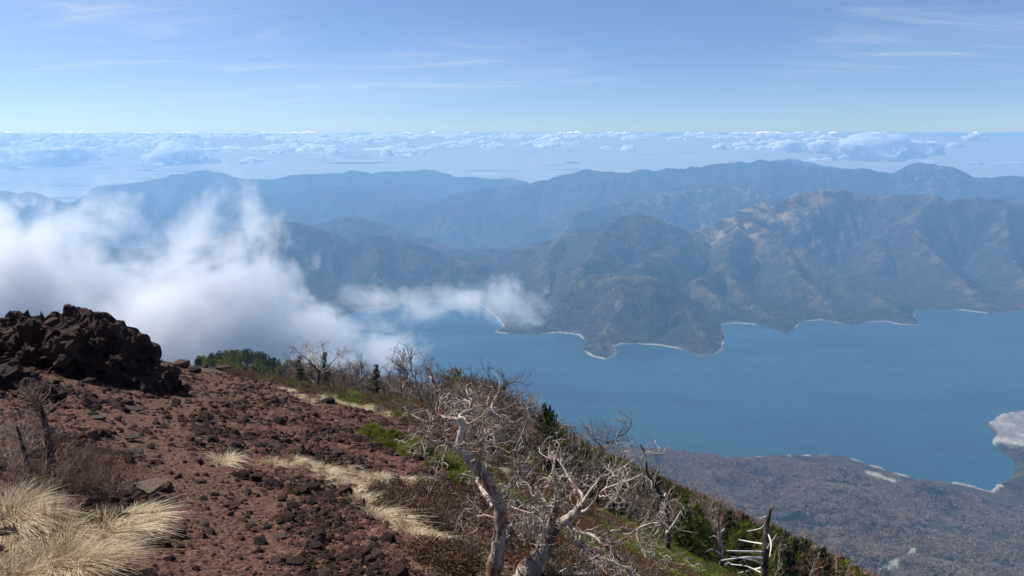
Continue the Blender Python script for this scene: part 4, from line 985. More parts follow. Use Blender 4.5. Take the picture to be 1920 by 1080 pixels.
birch_b = [
 [(1030, 998, 36), (1034, 980, 28), (1038, 966, 24), (1042, 950, 20), (1044, 930, 16), (1042, 905, 12), (1038, 880, 9), (1043, 855, 6), (1050, 832, 4)],
 [(1084, 955, 14), (1084, 937, 10), (1077, 925, 8), (1080, 915, 6), (1074, 905, 4), (1066, 890, 3)],
 [(1085, 960, 12), (1098, 957, 9), (1115, 940, 8), (1123, 928, 7), (1133, 917, 6), (1150, 910, 5), (1167, 905, 4), (1185, 898, 4), (1205, 888, 3)],
 [(1088, 950, 13), (1092, 930, 11), (1084, 918, 10), (1075, 907, 9), (1066, 895, 8), (1058, 880, 6), (1046, 862, 5), (1030, 850, 3)],
 [(1092, 942, 9), (1105, 922, 8), (1117, 907, 7), (1128, 894, 5), (1150, 886, 4), (1180, 868, 3), (1198, 852, 2)],
 [(1058, 982, 10), (1066, 990, 9), (1073, 1002, 8), (1075, 1012, 8), (1088, 1023, 8), (1103, 1028, 7), (1120, 1047, 6), (1117, 1060, 5), (1113, 1078, 4)],
 [(1060, 978, 15), (1083, 997, 13), (1100, 1000, 12), (1117, 1008, 11), (1133, 1023, 12), (1150, 1018, 8), (1175, 1008, 7), (1193, 993, 6), (1217, 982, 5), (1235, 980, 3)],
 [(1133, 1023, 9), (1150, 1037, 8), (1160, 1047, 7), (1170, 1060, 6), (1180, 1075, 5), (1186, 1090, 3)],
 [(1123, 1010, 7), (1142, 997, 6), (1160, 995, 6), (1170, 1002, 5), (1190, 998, 4), (1215, 990, 3), (1240, 985, 2)],
 [(1120, 1047, 5), (1133, 1056, 4), (1147, 1066, 4), (1160, 1062, 2)],
 [(1175, 1010, 5), (1195, 1026, 4), (1215, 1040, 4), (1240, 1050, 3), (1270, 1042, 2)],
 [(1034, 968, 11), (1023, 943, 9), (1015, 927, 9), (1005, 914, 9), (1016, 917, 9), (1027, 911, 9), (1034, 900, 8), (1040, 896, 5)],
 [(1023, 943, 7), (1007, 942, 7), (993, 947, 6), (984, 952, 4), (975, 948, 2)],
 [(1010, 1040, 9), (998, 1020, 7), (985, 1003, 6), (990, 985, 5), (997, 970, 4), (994, 950, 3)], [(998, 1000, 5), (1006, 985, 4), (1013, 970, 4), (1027, 958, 3), (1036, 950, 2)],
 [(1015, 1043, 8), (1035, 1042, 6), (1050, 1055, 5), (1056, 1075, 4), (1060, 1090, 3)], [(1020, 1090, 9), (1055, 1070, 7), (1080, 1058, 6), (1105, 1050, 4), (1125, 1040, 3)],
 [(1026, 1010, 12), (1020, 1000, 14), (1022, 992, 8)]]
hero_tree('birch_tree', 'thick trunked gnarled birch on the right with spreading white limbs', 'tree', birch_b_trunk, birch_b, 5.2, M_birch, M_birch, 2, 5, 0.28, 0.0022, wk=0.62, sub=3)

# dead snags on the slope
def snag(label, trunk, limbs, Y0, seed, mt=None, ml=None, twigs=2, group=None, twigL=0.6, wk=1.0):
    return hero_tree('dead_tree', label, 'tree', trunk, limbs, Y0, mt or M_dark, ml or M_dead, seed, twigs, twigL, 0.008, 2 if twigs > 5 else 1, group=group, wk=wk)
snag('tall dark snag with pale side branches pointing one way', [(1431, 1100, 17), (1434, 1060, 15), (1436, 1020, 13), (1438, 985, 10), (1442, 965, 7), (1446, 954, 5), (1453, 948, 3)],
     [[(1430, 1035, 5), (1400, 1034, 4), (1362, 1033, 3)], [(1430, 1047, 5), (1400, 1045, 4), (1352, 1051, 3)], [(1430, 1020, 4), (1412, 1017, 3), (1385, 1012, 2)], [(1428, 1065, 5), (1405, 1070, 4), (1365, 1080, 3)],
      [(1430, 1058, 4), (1410, 1050, 3), (1372, 1044, 2)], [(1438, 975, 3), (1428, 990, 3), (1402, 996, 2)], [(1438, 1030, 5), (1448, 1015, 4), (1458, 1000, 3)], [(1436, 968, 3), (1425, 972, 2), (1415, 970, 1.5)], [(1440, 1000, 3), (1446, 1020, 3), (1443, 1045, 2)],
      [(1430, 1075, 4), (1400, 1062, 3), (1370, 1058, 2)]], 27, 11)
snag('thin grey snag standing left of the tall dark one', [(1354, 1100, 11), (1353, 1060, 10), (1350, 1020, 8), (1348, 990, 6), (1345, 968, 3)],
     [[(1352, 1040, 4), (1335, 1030, 3), (1322, 1036, 2)], [(1350, 1015, 3), (1340, 1005, 2), (1330, 1008, 1.5)], [(1353, 1065, 4), (1368, 1055, 3), (1378, 1066, 2)], [(1349, 1000, 3), (1358, 992, 2)]], 29, 12, M_grey)
snag('bare crooked snag rising above the bank against the far woods', [(1252, 1075, 13), (1252, 1030, 12), (1252, 980, 10), (1248, 945, 9), (1236, 922, 8), (1226, 905, 7), (1214, 888, 5), (1212, 868, 4), (1209, 850, 3), (1201, 834, 2)],
     [[(1250, 1000, 7), (1262, 985, 6), (1272, 968, 4), (1283, 950, 3)], [(1250, 960, 5), (1243, 940, 4), (1248, 925, 3)], [(1225, 904, 4), (1230, 890, 3), (1236, 878, 2)], [(1213, 880, 3), (1203, 870, 2.5), (1198, 860, 2)],
      [(1252, 990, 5), (1240, 975, 4), (1228, 962, 3)], [(1252, 1030, 5), (1236, 1040, 4), (1205, 1052, 3)], [(1213, 866, 2), (1206, 858, 1.5)]], 22, 13)
snag('hooked snag bending over above the bank', [(812, 752, 6), (813, 730, 6), (812, 712, 5), (809, 700, 4), (804, 693, 4), (797, 688, 4)],
     [[(812, 712, 3), (805, 706, 2.5), (800, 708, 2)], [(812, 720, 3), (806, 718, 2), (800, 712, 2)]], 52, 14)
snag('straight thin pole snag on the bank', [(752, 758, 5), (752, 730, 4.5), (751, 710, 4), (750, 692, 2.5)], [[(751, 720, 2), (747, 712, 1.5)], [(752, 730, 2), (757, 722, 1.5)]], 50, 15)
snag('thin pole snag right of the straight one', [(781, 762, 4), (780, 730, 3.5), (779, 696, 2)], [[(780, 730, 2), (776, 722, 1.5)]], 54, 16)
snag('dark pole in the bare trees above the pale grass', [(1173, 905, 5), (1173, 880, 4), (1172, 850, 2.5)], [[(1173, 880, 2), (1178, 872, 1.5)]], 60, 17)
snag('pale broken snag among the low firs', [(1465, 1080, 6), (1466, 1050, 5), (1468, 1028, 3)], [[(1466, 1050, 3), (1478, 1038, 2)], [(1465, 1062, 3), (1456, 1050, 2)]], 40, 18, M_dead)
snag('short dark trunk with a wide fan of thin bare limbs on the crest', [(597, 762, 13), (597, 745, 11), (596, 722, 10), (598, 700, 8), (592, 690, 6), (580, 681, 4)],
     [[(597, 702, 6), (610, 697, 5), (630, 690, 3)], [(594, 690, 5), (575, 672, 4), (560, 662, 3), (548, 648, 2)], [(596, 692, 5), (590, 670, 4), (578, 650, 3), (566, 640, 2)], [(598, 695, 5), (604, 672, 4), (606, 652, 3), (600, 638, 2)], [(600, 698, 4), (622, 680, 3), (640, 662, 2), (650, 655, 1.5)],
      [(590, 685, 4), (578, 664, 3), (571, 645, 2)]], 44, 19, M_dark, M_grey, 26, None, 0.9, 0.5)

# generic bare trees --------------------------------------------------
def bare_tree_meshes(seed, H=3.2, twr=0.010, lean=(0, 0), bark=M_grey, twig=M_twig, nb=9, dens=1.0):
    g_ = np.random.default_rng(seed); tb, tw = Tubes(), Tubes()
    stems = 1 + int(g_.random() < 0.5)
    for s_ in range(stems):
        d0 = np.array((g_.normal(0, .22) + lean[0], g_.normal(0, .22) + lean[1], 1.0))
        P, _ = crooked(g_, (0.06 * s_, 0.05 * s_, -0.15), d0, H * g_.uniform(0.7, 1), 10, 0.16, 0.08)
        tb.add(P, np.linspace(0.020 * H * g_.uniform(.7, 1.1), 0.004 * H, 10), 6)
        for b_ in range(nb):
            i = int(g_.integers(2, 9)); dd = rand_dir_around(g_, P[i] - P[i - 1], g_.uniform(0.5, 1.2)) + np.array((lean[0], lean[1], 0.25))
            L = H * g_.uniform(0.22, 0.5) * (1 - i / 16)
            Q, _ = crooked(g_, P[i], dd, L, 7, 0.30, 0.06); tb.add(Q, np.linspace(0.0065 * H, 0.0025 * H, 7), 4)
            for c_ in range(int(5 * dens)):
                j = int(g_.integers(2, 7)); d2 = rand_dir_around(g_, Q[min(j, 5) + 1] - Q[min(j, 5)], g_.uniform(.4, 1.0)) + np.array((lean[0] * .6, lean[1] * .6, 0.15))
                S_, _ = crooked(g_, Q[j], d2, H * g_.uniform(.10, .22), 5, 0.28, 0.06); tw.add(S_, np.linspace(twr, twr * .5, 5), 3)
                for e_ in range(2):
                    k = int(g_.integers(1, 4)); d3 = rand_dir_around(g_, S_[k + 1] - S_[k], g_.uniform(.4, .9))
                    U, _ = crooked(g_, S_[k], d3, H * g_.uniform(.06, .13), 4, 0.25, 0.05); tw.add(U, np.linspace(twr * .75, twr * .4, 4), 3)
    return tb.mesh('trunk', bark), tw.mesh('crown', twig)
def fir_meshes(seed, H=2.6, dens=1.0, flag=0.0, needle=None, narrow=1.0):
    g_ = np.random.default_rng(seed); tb = Tubes()
    P, _ = crooked(g_, (0, 0, -0.15), (g_.normal(0, .05), g_.normal(0, .05), 1), H + .15, 8, 0.03, 0.05)
    tb.add(P, np.linspace(0.028 * H, 0.004 * H, 8), 6)
    V_, F_ = [], []; k = 0
    nwh = int(19 * dens)
    for w_ in range(nwh):
        t_ = 0.08 + 0.90 * w_ / nwh; h_ = t_ * H; Lb = H * 0.30 * narrow * (1 - t_) ** 0.75 * g_.uniform(.7, 1.15) + 0.05 * H
        for b_ in range(int(g_.integers(4, 7))):
            a_ = g_.uniform(0, 6.283)
            if flag and math.cos(a_) > 0.2 and g_.random() < flag: continue
            if g_.random() < 0.12: continue
            dirv = np.array((math.cos(a_), math.sin(a_), 0.18 - 0.25 * (1 - t_))); L = Lb * g_.uniform(.65, 1.1)
            sidev = np.array((-math.sin(a_), math.cos(a_), 0.0))
            for s_ in range(11):
                f_ = (s_ + 0.6) / 11; c = np.array((0, 0, h_)) + dirv * L * f_ + np.array((0, 0, 0.10 * L * f_ * f_)) + g_.normal(0, .012 * H, 3)
                wd = L * (0.24 * (1 - f_) + 0.08)
                for sg in (-1, 1):
                    tip = c + sidev * sg * wd * g_.uniform(.6, 1.15) + dirv * L * 0.12 + np.array((0, 0, g_.normal(0.02, .05) * H * .4))
                    q = c + dirv * L * 0.085 + np.array((0, 0, g_.normal(0, .02) * H))
                    V_ += [c, tip, q]; F_.append((k, k + 1, k + 2)); k += 3
            for s_ in range(3):
                f_ = g_.uniform(.3, 1.0); c = np.array((0, 0, h_)) + dirv * L * f_
                V_ += [c - sidev * .02 * H, c + sidev * .02 * H, c + np.array((g_.normal(0, .02), g_.normal(0, .02), .07)) * H]; F_.append((k, k + 1, k + 2)); k += 3
    me = mesh_np('crown', np.array(V_), np.array(F_), needle or M_needle, False, link=False)
    return tb.mesh('trunk', M_dark), me
bare = [bare_tree_meshes(100 + i, 3.0, 0.010, ((-.25, 0), (.1, 0), (0, .1), (-.1, 0))[i % 4], (M_grey, M_dark, M_grey, M_grey)[i % 4], (M_twig, M_twig, M_redtwig, M_twig if i > 4 else M_paletwig)[i % 4]) for i in range(10)]
firs = [fir_meshes(200 + i, 2.6, 1.0, 0.0 if i % 3 else 0.6, M_needle if i % 4 else M_darkneedle, 1.0 if i % 2 else 1.25) for i in range(8)]
def put(meshes, p, sc_, name, label, cat, group, rz=None, sz=1.0):
    o = thing(name, p, label, cat, group, g.uniform(0, 6.28) if rz is None else rz, sc_); o.scale = (sc_, sc_, sc_ * sz)
    link_obj('trunk', meshes[0], o); link_obj('crown', meshes[1], o); return o
def ground_pt(x, y): return np.array((x, y, float(gz(x, y))))

# skyline individuals
def stand(px, py_base, Yd): 
    p = at(px, py_base, Yd); return ground_pt(p[0], p[1])
def sized(meshes, px, top, Yd, H0, name, label, cat, group=None, rz=None):
    p = stand(px, 700, Yd); t_ = at(px, top, Yd); return put(meshes, p, max(0.4, (t_[2] - p[2]) / H0), name, label, cat, group, rz)
wide = bare_tree_meshes(300, 3.0, 0.011, (-.55, 0), M_grey, M_twig, 13, 1.6)
sized(wide, 606, 634, 46, 2.9, 'bare_tree', 'wind swept grey bare tree just behind the fan limbed trunk', 'tree', rz=0)
sized(bare_tree_meshes(301, 3.0, 0.011, (-.1, 0), M_grey, M_redtwig, 13, 1.5), 648, 668, 47, 2.8, 'bare_tree', 'dense bare tree with reddish twigs beside the fan crown', 'tree', rz=0)
sized(fir_meshes(302, 2.6, 1.0, 0.85, M_darkneedle), 565, 668, 45, 2.6, 'fir_tree', 'dark wind flagged fir at the left end of the bank', 'tree', rz=0)
sized(fir_meshes(303, 2.6, 1.1, 0.75, M_darkneedle), 708, 684, 50, 2.6, 'fir_tree', 'dark pointed fir among the bare trees on the bank', 'tree', rz=0)
sized(fir_meshes(304, 2.6, 1.0, 0.85, M_darkneedle, 0.8), 612, 660, 48, 2.6, 'fir_tree', 'ragged fir top inside the fan shaped crown', 'tree', rz=0)
sized(bare_tree_meshes(305, 3.0, 0.009, (0, 0), M_dark, M_twig, 11, 1.3), 678, 665, 50, 2.9, 'bare_tree', 'slender bare tree left of the pointed fir', 'tree')
sized(bare_tree_meshes(306, 3.2, 0.009, (-.3, 0), M_dark, M_twig, 14, 1.3), 1100, 772, 30, 2.9, 'bare_tree', 'dark bare tree with arching crown against the water', 'tree', rz=0.3)
sized(bare_tree_meshes(307, 3.2, 0.009, (-.15, 0), M_dark, M_twig, 12, 1.4), 935, 702, 36, 3.0, 'bare_tree', 'tallest dark bare tree behind the hooked birch top', 'tree', rz=0)
sized(bare_tree_meshes(308, 3.2, 0.009, (0.1, 0), M_dark, M_twig, 12, 1.2), 905, 708, 40, 3.0, 'bare_tree', 'slim bare tree left of the tallest dark one', 'tree', rz=1)

# the wood on the slope: single trees near, one mass beyond
def sample_wood(n_, r0, r1, a0, a1, pw=1.0):
    r_ = np.exp(g.uniform(math.log(r0), math.log(r1), n_)); a_ = g.uniform(R(a0), R(a1), n_)
    x_, y_ = r_ * np.sin(a_), r_ * np.cos(a_)
    return x_, y_
def visible(x, y, z_, top=1.6):
    px, py = pix(np.stack([x, y, z_ + top], -1)); px2, py2 = pix(np.stack([x, y, z_], -1))
    return (px > -60) & (px < 1980) & (py < 1072)
def label_for(px, py, Yd, kind, vi, sc_):
    where = 'on the bank below the crest' if px < 760 else 'behind the hooked birch' if px < 900 else 'between the two birches' if px < 1010 else 'beyond the gnarled birch' if px < 1130 else 'around the crooked snag' if px < 1290 else 'left of the tall snag' if px < 1430 else 'right of the tall snag' if px < 1540 else 'at the foot of the bank'
    size = 'tiny' if sc_ < .5 else 'small' if sc_ < .72 else 'middling' if sc_ < .95 else 'tall'
    dist = 'near' if Yd < 32 else 'half way down' if Yd < 75 else 'far down'
    kind = size + ' ' + kind
    return kind + ' ' + dist + ' ' + where, kind + ' ' + dist + ' ' + where
LOOK = {'bare': ['leaning grey birch', 'dark barked bare tree', 'grey birch with reddish twigs', 'grey twigged birch'], 'fir': ['dark flagged fir', 'slim green fir', 'broad green fir', 'ragged green fir']}
def wood(n_try, cap, r0, r1, a0, a1, meshes, name, kind, accept, s0, s1):
    x_, y_ = sample_wood(n_try, r0, r1, a0, a1); z_ = gz(x_, y_)
    vm_ = veg_mask(x_, y_); px, py = pix(np.stack([x_, y_, z_], -1)); ok_ = visible(x_, y_, z_) & accept(x_, y_, vm_, px, py)
    idx = np.nonzero(ok_)[0][:cap]
    for i in idx:
        vi = int(g.integers(len(meshes))); sc_ = g.uniform(s0, s1); lb, gr = label_for(px[i], py[i], y_[i], LOOK[kind][vi % 4], vi, sc_)
        put(meshes[vi], (x_[i], y_[i], z_[i] - 0.03), sc_, name, lb, 'tree', gr, sz=g.uniform(.85, 1.15))
    return len(idx)
def clear(px, r):
    near_snag = (np.abs(px - 1410) < 75) & (r < 33) | (np.abs(px - 1350) < 30) & (r < 34) | (np.abs(px - 1240) < 40) & (r < 24)
    return ~near_snag & ~((px < 820) & (r < 40)) & ~((px < 1000) & (r < 20))
greenf = lambda x, y: fbm(x, y, 16, 3, 140)
nb_ = wood(4200, 298, 20, 110, -15, 27, bare, 'bare_tree', 'bare', lambda x, y, vm_, px, py: (vm_ > 1.6) & clear(px, np.hypot(x, y)) & ((px < 1010) | (np.hypot(x, y) > 17)) & ((greenf(x, y) < 0.12) | (g.random(len(x)) < .25)) & (px > 540) & (g.random(len(x)) < np.where(px < 640, .2, 1)) & ((px < 1180) | (g.random(len(x)) < .5)) & ((px < 960) | (np.hypot(x, y) > 27)), 0.62, 1.1)
nf_ = wood(6000, 225, 27, 110, 1.0, 31, firs, 'fir_tree', 'fir', lambda x, y, vm_, px, py: (vm_ > 1.8) & clear(px, np.hypot(x, y)) & ((greenf(x, y) > -0.2) | (px > 1250)) & (px > 1010), 0.6, 1.2)
nf_ += wood(3000, 90, 20, 190, -14, 33, firs, 'fir_tree', 'fir', lambda x, y, vm_, px, py: (vm_ > 1.8) & clear(px, np.hypot(x, y)) & (greenf(x, y) > 0) & (g.random(len(x)) < np.where(px > 1050, 1.0, np.where(px > 850, 0.28, .08))) & (px > 560), 0.3, 0.75)
print('trees', nb_, nf_)

# far part of the wood as one mass
small_bare = [bare_tree_meshes(400 + i, 3.4, 0.018, (0, 0), M_grey, M_redtwig if i % 2 else M_twig, 8, 0.8) for i in range(4)]
def joined(pair, name):
    """one mesh with both materials"""
    a, b = pair; va = np.empty(len(a.vertices) * 3, np.float32); a.vertices.foreach_get('co', va); vb = np.empty(len(b.vertices) * 3, np.float32); b.vertices.foreach_get('co', vb)
    na = len(va) // 3; me = bpy.data.meshes.new(name)
    me.from_pydata([tuple(v_) for v_ in np.vstack([va.reshape(-1, 3), vb.reshape(-1, 3)])], [], [tuple(p.vertices) for p in a.polygons] + [tuple(q + na for q in p.vertices) for p in b.polygons])
    me.materials.append(a.materials[0]); me.materials.append(b.materials[0])
    for i, p in enumerate(me.polygons): p.material_index = 0 if i < len(a.polygons) else 1
    return me
far_pieces = [joined(p, 'bare_piece') for p in small_bare] + [joined(fir_meshes(420 + i, 3.4, 0.6, 0, M_needle if i else M_darkneedle, 1.2), 'fir_piece') for i in range(2)]
n_ = 46000
x_, y_ = sample_wood(n_, 40, 620, -24, 36); z_ = gz(x_, y_); vm_ = veg_mask(x_, y_); r_ = np.hypot(x_, y_)
px, py = pix(np.stack([x_, y_, z_], -1)); ok = (vm_ > 2) & (g.random(n_) < np.where(r_ < 70, 0.6, 1.0))
fir_here = (greenf(x_, y_) > np.where(px > 1200, -.15, .1)) & (r_ < 150) & (g.random(n_) < np.where(px < 850, .12, .7)) | (px < 545); ok &= ((px > 545) | (r_ > 150)) & (r_ > np.where(px > 840, 40, 80)) & ((px > 830) | (r_ > 300) | (g.random(n_) < .15))
x_, y_, z_, r_, fir_here = x_[ok], y_[ok], z_[ok], r_[ok], fir_here[ok]; n_ = len(x_)
vid = np.where(fir_here, g.integers(4, 6, n_), g.integers(0, 4, n_))
scatter('woods', np.stack([x_, y_, z_ - 0.1], -1), g.uniform(.5, 1.1, n_) * np.where(r_ > 130, 1.15, 1.0) * np.where(px[ok] < 545, 1.3, 1.0), np.stack([0 * x_, 0 * x_, g.uniform(0, 6.28, n_)], -1), vid, far_pieces, 'dense stunted birch and fir wood covering the flank below')

# undergrowth between the trees: rusty heath, dwarf bamboo, small twigs
def heath_mesh(seed, n_=300, rad=0.30, h=0.20, mat=None, lw=0.0095):
    g_ = np.random.default_rng(seed); a = g_.uniform(0, 6.283, n_); r0 = rad * np.sqrt(g_.random(n_)); hh = h * (1 - (r0 / rad) ** 2 * .7) * g_.uniform(.3, 1.1, n_)
    c = np.stack([r0 * np.cos(a), r0 * np.sin(a), hh], -1); d1 = g_.normal(size=(n_, 3)); d1 /= np.linalg.norm(d1, axis=1)[:, None]; d2 = np.cross(d1, g_.normal(size=(n_, 3))); d2 /= np.linalg.norm(d2, axis=1)[:, None]
    V_ = np.stack([c - d1 * lw * 1.6, c + d2 * lw, c + d1 * lw * 1.6, c - d2 * lw], 1).reshape(-1, 3)
    return mesh_np('heath', V_, np.arange(n_ * 4).reshape(-1, 4), mat or M_heath, False, link=False)
def twigbush(seed, n_=26, h=0.34, twr=0.0035, mat=None):
    g_ = np.random.default_rng(seed); tw = Tubes()
    for i in range(n_):
        P, _ = crooked(g_, g_.normal(0, .05, 3) * (1, 1, 0), g_.normal(0, .55, 3) * (1, 1, 0) + np.array((0, 0, 1)), h * g_.uniform(.5, 1.1), 6, 0.22, 0.03); tw.add(P, np.linspace(twr, twr * .4, 6), 3)
        for k in range(3):
            j = int(g_.integers(1, 5)); Q, _ = crooked(g_, P[j], rand_dir_around(g_, P[j + 1] - P[j] if j < 5 else P[j] - P[j - 1], .7), h * .4 * g_.uniform(.4, 1), 4, 0.22, 0.03); tw.add(Q, np.linspace(twr * .6, twr * .3, 4), 3)
    return tw.mesh('twigs', mat or M_redtwig)
hv = [heath_mesh(500 + i) for i in range(4)] + [heath_mesh(510 + i, 300, .3, .25, M_needle, .011) for i in range(2)] + [twigbush(520 + i, 22, .3, .005, M_twig) for i in range(3)]
n_ = 26000
x_, y_ = sample_wood(n_, 4.5, 75, -22, 40); vm_ = veg_mask(x_, y_) + fbm(x_, y_, 1.6, 3, 47) * .5; r_ = np.hypot(x_, y_)
ok = (vm_ > 0.25) & (g.random(n_) < 0.85); x_, y_, r_ = x_[ok], y_[ok], r_[ok]; n_ = len(x_)
gf = fbm(x_, y_, 5, 3, 150); q = g.random(n_)
vid = np.where(q < .2, g.integers(6, 9, n_), np.where(gf + .25 * (q - .5) > np.where(x_ > 2.5, -.15, .38), g.integers(4, 6, n_), g.integers(0, 4, n_)))
scatter('undergrowth', np.stack([x_, y_, gz(x_, y_)], -1), g.uniform(.5, 1.1, n_) * (0.6 + r_ / 45), np.stack([0 * x_, 0 * x_, g.uniform(0, 6.28, n_)], -1), vid, hv, 'rusty heath and low scrub between the trees')

# ------------------------------------------------------------------ dwarf pine
def pine_mesh(seed, rx, ry, h, n_=900, spray=0.085):
    g_ = np.random.default_rng(seed); V_, F_ = [], []; k = 0
    for i in range(n_):
        a = g_.uniform(0, 6.283); r0 = math.sqrt(g_.random()); lob = 0.75 + 0.35 * math.sin(3 * a + seed) * math.sin(2 * a)
        c = np.array((rx * r0 * math.cos(a) * lob, ry * r0 * math.sin(a) * lob, 0)); c[2] = h * max(0.08, (1 - r0 ** 2.2) * (0.75 + .5 * float(perlin(np.array(c[0] * 3.1), np.array(c[1] * 3.1), seed)))) * g_.uniform(.45, 1.0)
        d = np.array((math.cos(a) * r0 * .8, math.sin(a) * r0 * .8, 1.0)) + g_.normal(0, .35, 3); d /= np.linalg.norm(d)
        for b_ in range(9):
            e = rand_dir_around(g_, d, g_.uniform(.25, .85)); p = c + d * g_.uniform(-.4, .5) * spray; s_ = np.cross(e, g_.normal(size=3)); s_ /= np.linalg.norm(s_)
            V_ += [p - s_ * .0045, p + s_ * .0045, p + e * spray * g_.uniform(.7, 1.1)]; F_.append((k, k + 1, k + 2)); k += 3
    return mesh_np('foliage', np.array(V_), np.array(F_), M_pine, False, link=False)
def pine(px, py, rx, ry, h, seed, label, n_=900):
    p = spot(px, py); o = thing('dwarf_pine', p, label, 'shrub', 'dwarf pines on the slope'); f_ = link_obj('foliage', pine_mesh(seed, rx, ry, h, n_), o)
    tb = Tubes(); g_ = np.random.default_rng(seed)
    for i in range(7):
        a = i * .9; P, _ = crooked(g_, (0, 0, -.05), (math.cos(a), math.sin(a), .5), rx * .8, 6, .15); tb.add(P, np.linspace(.018, .006, 6), 5)
    tb.build('stems', M_dark, o)
pine(735, 838, .62, .55, .34, 1, 'largest bright green dwarf pine mat on the edge of the scoria', 1300)
pine(700, 818, .38, .4, .26, 2, 'small dwarf pine mat at the upper left of the largest one', 700)
pine(785, 852, .42, .5, .32, 3, 'dwarf pine touching the right end of the largest mat', 900)
pine(835, 885, .42, .45, .30, 4, 'dwarf pine mat beneath the left birch', 900)
pine(862, 912, .28, .3, .2, 5, 'lowest small dwarf pine by the birch trunk', 500)
# ------------------------------------------------------------------ leafless young tree and thicket at the left
yt = spot(96, 905); o = thing('young_tree', yt, 'leafless young tree with a dark stem at the left edge', 'tree')
Yd = float(yt[1]); tb, tw = Tubes(), Tubes(); g_ = np.random.default_rng(77)
st = branch_px([(97, 908, 20), (95, 880, 17), (93, 850, 15), (90, 820, 13), (85, 795, 11), (79, 772, 8), (74, 755, 6), (70, 742, 4)], Yd)[:, :4]; st[:, :3] -= yt; st[0, 2] -= .05
tb.add(st[:, :3], st[:, 3], 8)
for i in range(46):
    j = int(g_.integers(4, len(st) - 1)); d = rand_dir_around(g_, st[j, :3] - st[j - 1, :3], g_.uniform(.6, 1.2)); P, _ = crooked(g_, st[j, :3], d, g_.uniform(.12, .42) * (1.25 - j / 30), 7, .2, .07); tw.add(P, np.linspace(.0045, .0018, 7), 4)
    for k in range(6):
        m_ = int(g_.integers(1, 6)); Q, _ = crooked(g_, P[m_], rand_dir_around(g_, P[m_ + 1] - P[m_] if m_ < 6 else d, .7), g_.uniform(.06, .18), 5, .2, .06); tw.add(Q, np.linspace(.0022, .001, 5), 3)
tb.build('trunk', M_dark, o); tw.build('twigs', M_tantwig, o)
second = branch_px([(60, 900, 9), (52, 870, 8), (45, 845, 7), (38, 820, 6), (32, 800, 4)], Yd * .97)
tb2 = Tubes(); sp2 = ground_pt(second[0, 0], second[0, 1]); tb2.add(second[:, :3] - sp2, second[:, 3], 7)
o = thing('young_tree', sp2, 'thin second stem left of the leafless young tree', 'tree'); tb2.build('trunk', M_dark, o)
tw2 = Tubes(); twiggery(tw2, g_, second[:, :3] - sp2, 0, 26, .32, .003, 2, .22, .06, .1); tw2.build('twigs', M_paletwig, o)
bush = [twigbush(600 + i, 44, .36, .0024, M_redtwig if i % 2 else M_tantwig) for i in range(5)]
for i, (px, py) in enumerate([(20, 880), (55, 905), (120, 905), (150, 900), (35, 850), (170, 915), (130, 930), (90, 935), (200, 905), (10, 920), (60, 940), (180, 880), (140, 870), (5, 845), (215, 930), (110, 890), (160, 940)]):
    p = spot(px, py); o = link_obj('twig_bush', bush[i % 5]); o.location = p; o.rotation_euler = (0, 0, g.uniform(0, 6.28)); s_ = g.uniform(.8, 1.3); o.scale = (s_, s_, s_)
    where = ('behind' if py < 875 else 'beside' if py < 912 else 'in front of') + ' the young tree, ' + ('at the very edge' if px < 40 else 'close by its stem' if px < 125 else 'towards the path')
    lb = ('rusty' if i % 2 else 'tan') + ' leafless twig bush ' + where
    tag(o, lb, 'shrub', lb)
for i, (px, py) in enumerate([(220, 880), (185, 860), (165, 880), (240, 890), (210, 870)]):
    p = spot(px, py); o = link_obj('heath_shrub', hv[i % 4]); o.location = p; o.rotation_euler = (0, 0, g.uniform(0, 6.28)); o.scale = (.6, .6, .45)
    tag(o, 'low rust coloured heath mat left of the path', 'shrub', 'heath mats left of the path')

# ------------------------------------------------------------------ the lakeside woods far below and the woods on the mountains
def crown_piece(seed, spiky, mat):
    g_ = np.random.default_rng(seed); n_ = 26; V_, F_ = [], []
    for i in range(n_):
        c = g_.normal(0, .33, 3) * (1, 1, .9) + (0, 0, .62); d1 = g_.normal(size=3); d1 /= np.linalg.norm(d1); d2 = np.cross(d1, g_.normal(size=3)); d2 /= np.linalg.norm(d2)
        if spiky: c = np.array((g_.normal(0, .16), g_.normal(0, .16), 0)) * (1.2 - i / n_) + (0, 0, 1.25 * i / n_)
        V_ += [c - d1 * .22, c + d2 * .16, c + d1 * .22]; F_.append((3 * i, 3 * i + 1, 3 * i + 2))
    return mesh_np('piece', np.array(V_), np.array(F_), mat, False, link=False)
M_farwood = plain_material('far_bare_wood', [(0.3, (0.060, 0.043, 0.038)), (0.5, (0.12, 0.087, 0.075)), (0.7, (0.20, 0.152, 0.128))], 1.0, .95, .2, .4)
M_farfir = plain_material('far_fir', [(0.3, (0.010, 0.018, 0.012)), (0.6, (0.03, 0.045, 0.024))], 1.0, .9, .1, .4)
M_lakewood = plain_material('lakeside_bare_wood', [(0.3, (0.115, 0.077, 0.058)), (0.5, (0.21, 0.148, 0.112)), (0.7, (0.33, 0.245, 0.19))], 1.0, .95, .2, .4)
fp2 = [crown_piece(720 + i, False, M_lakewood) for i in range(4)] + [crown_piece(730 + i, True, M_farfir) for i in range(2)]
fp = [crown_piece(700 + i, False, M_farwood) for i in range(4)] + [crown_piece(710 + i, True, M_farfir) for i in range(2)]
n_ = 80000
r_ = np.sqrt(g.uniform(1100 ** 2, 2750 ** 2, n_)); a_ = g.uniform(R(4), R(38), n_); x_, y_ = r_ * np.sin(a_), r_ * np.cos(a_)
z_, ds_ = flank(x_, y_); ok = (ds_ > 4)
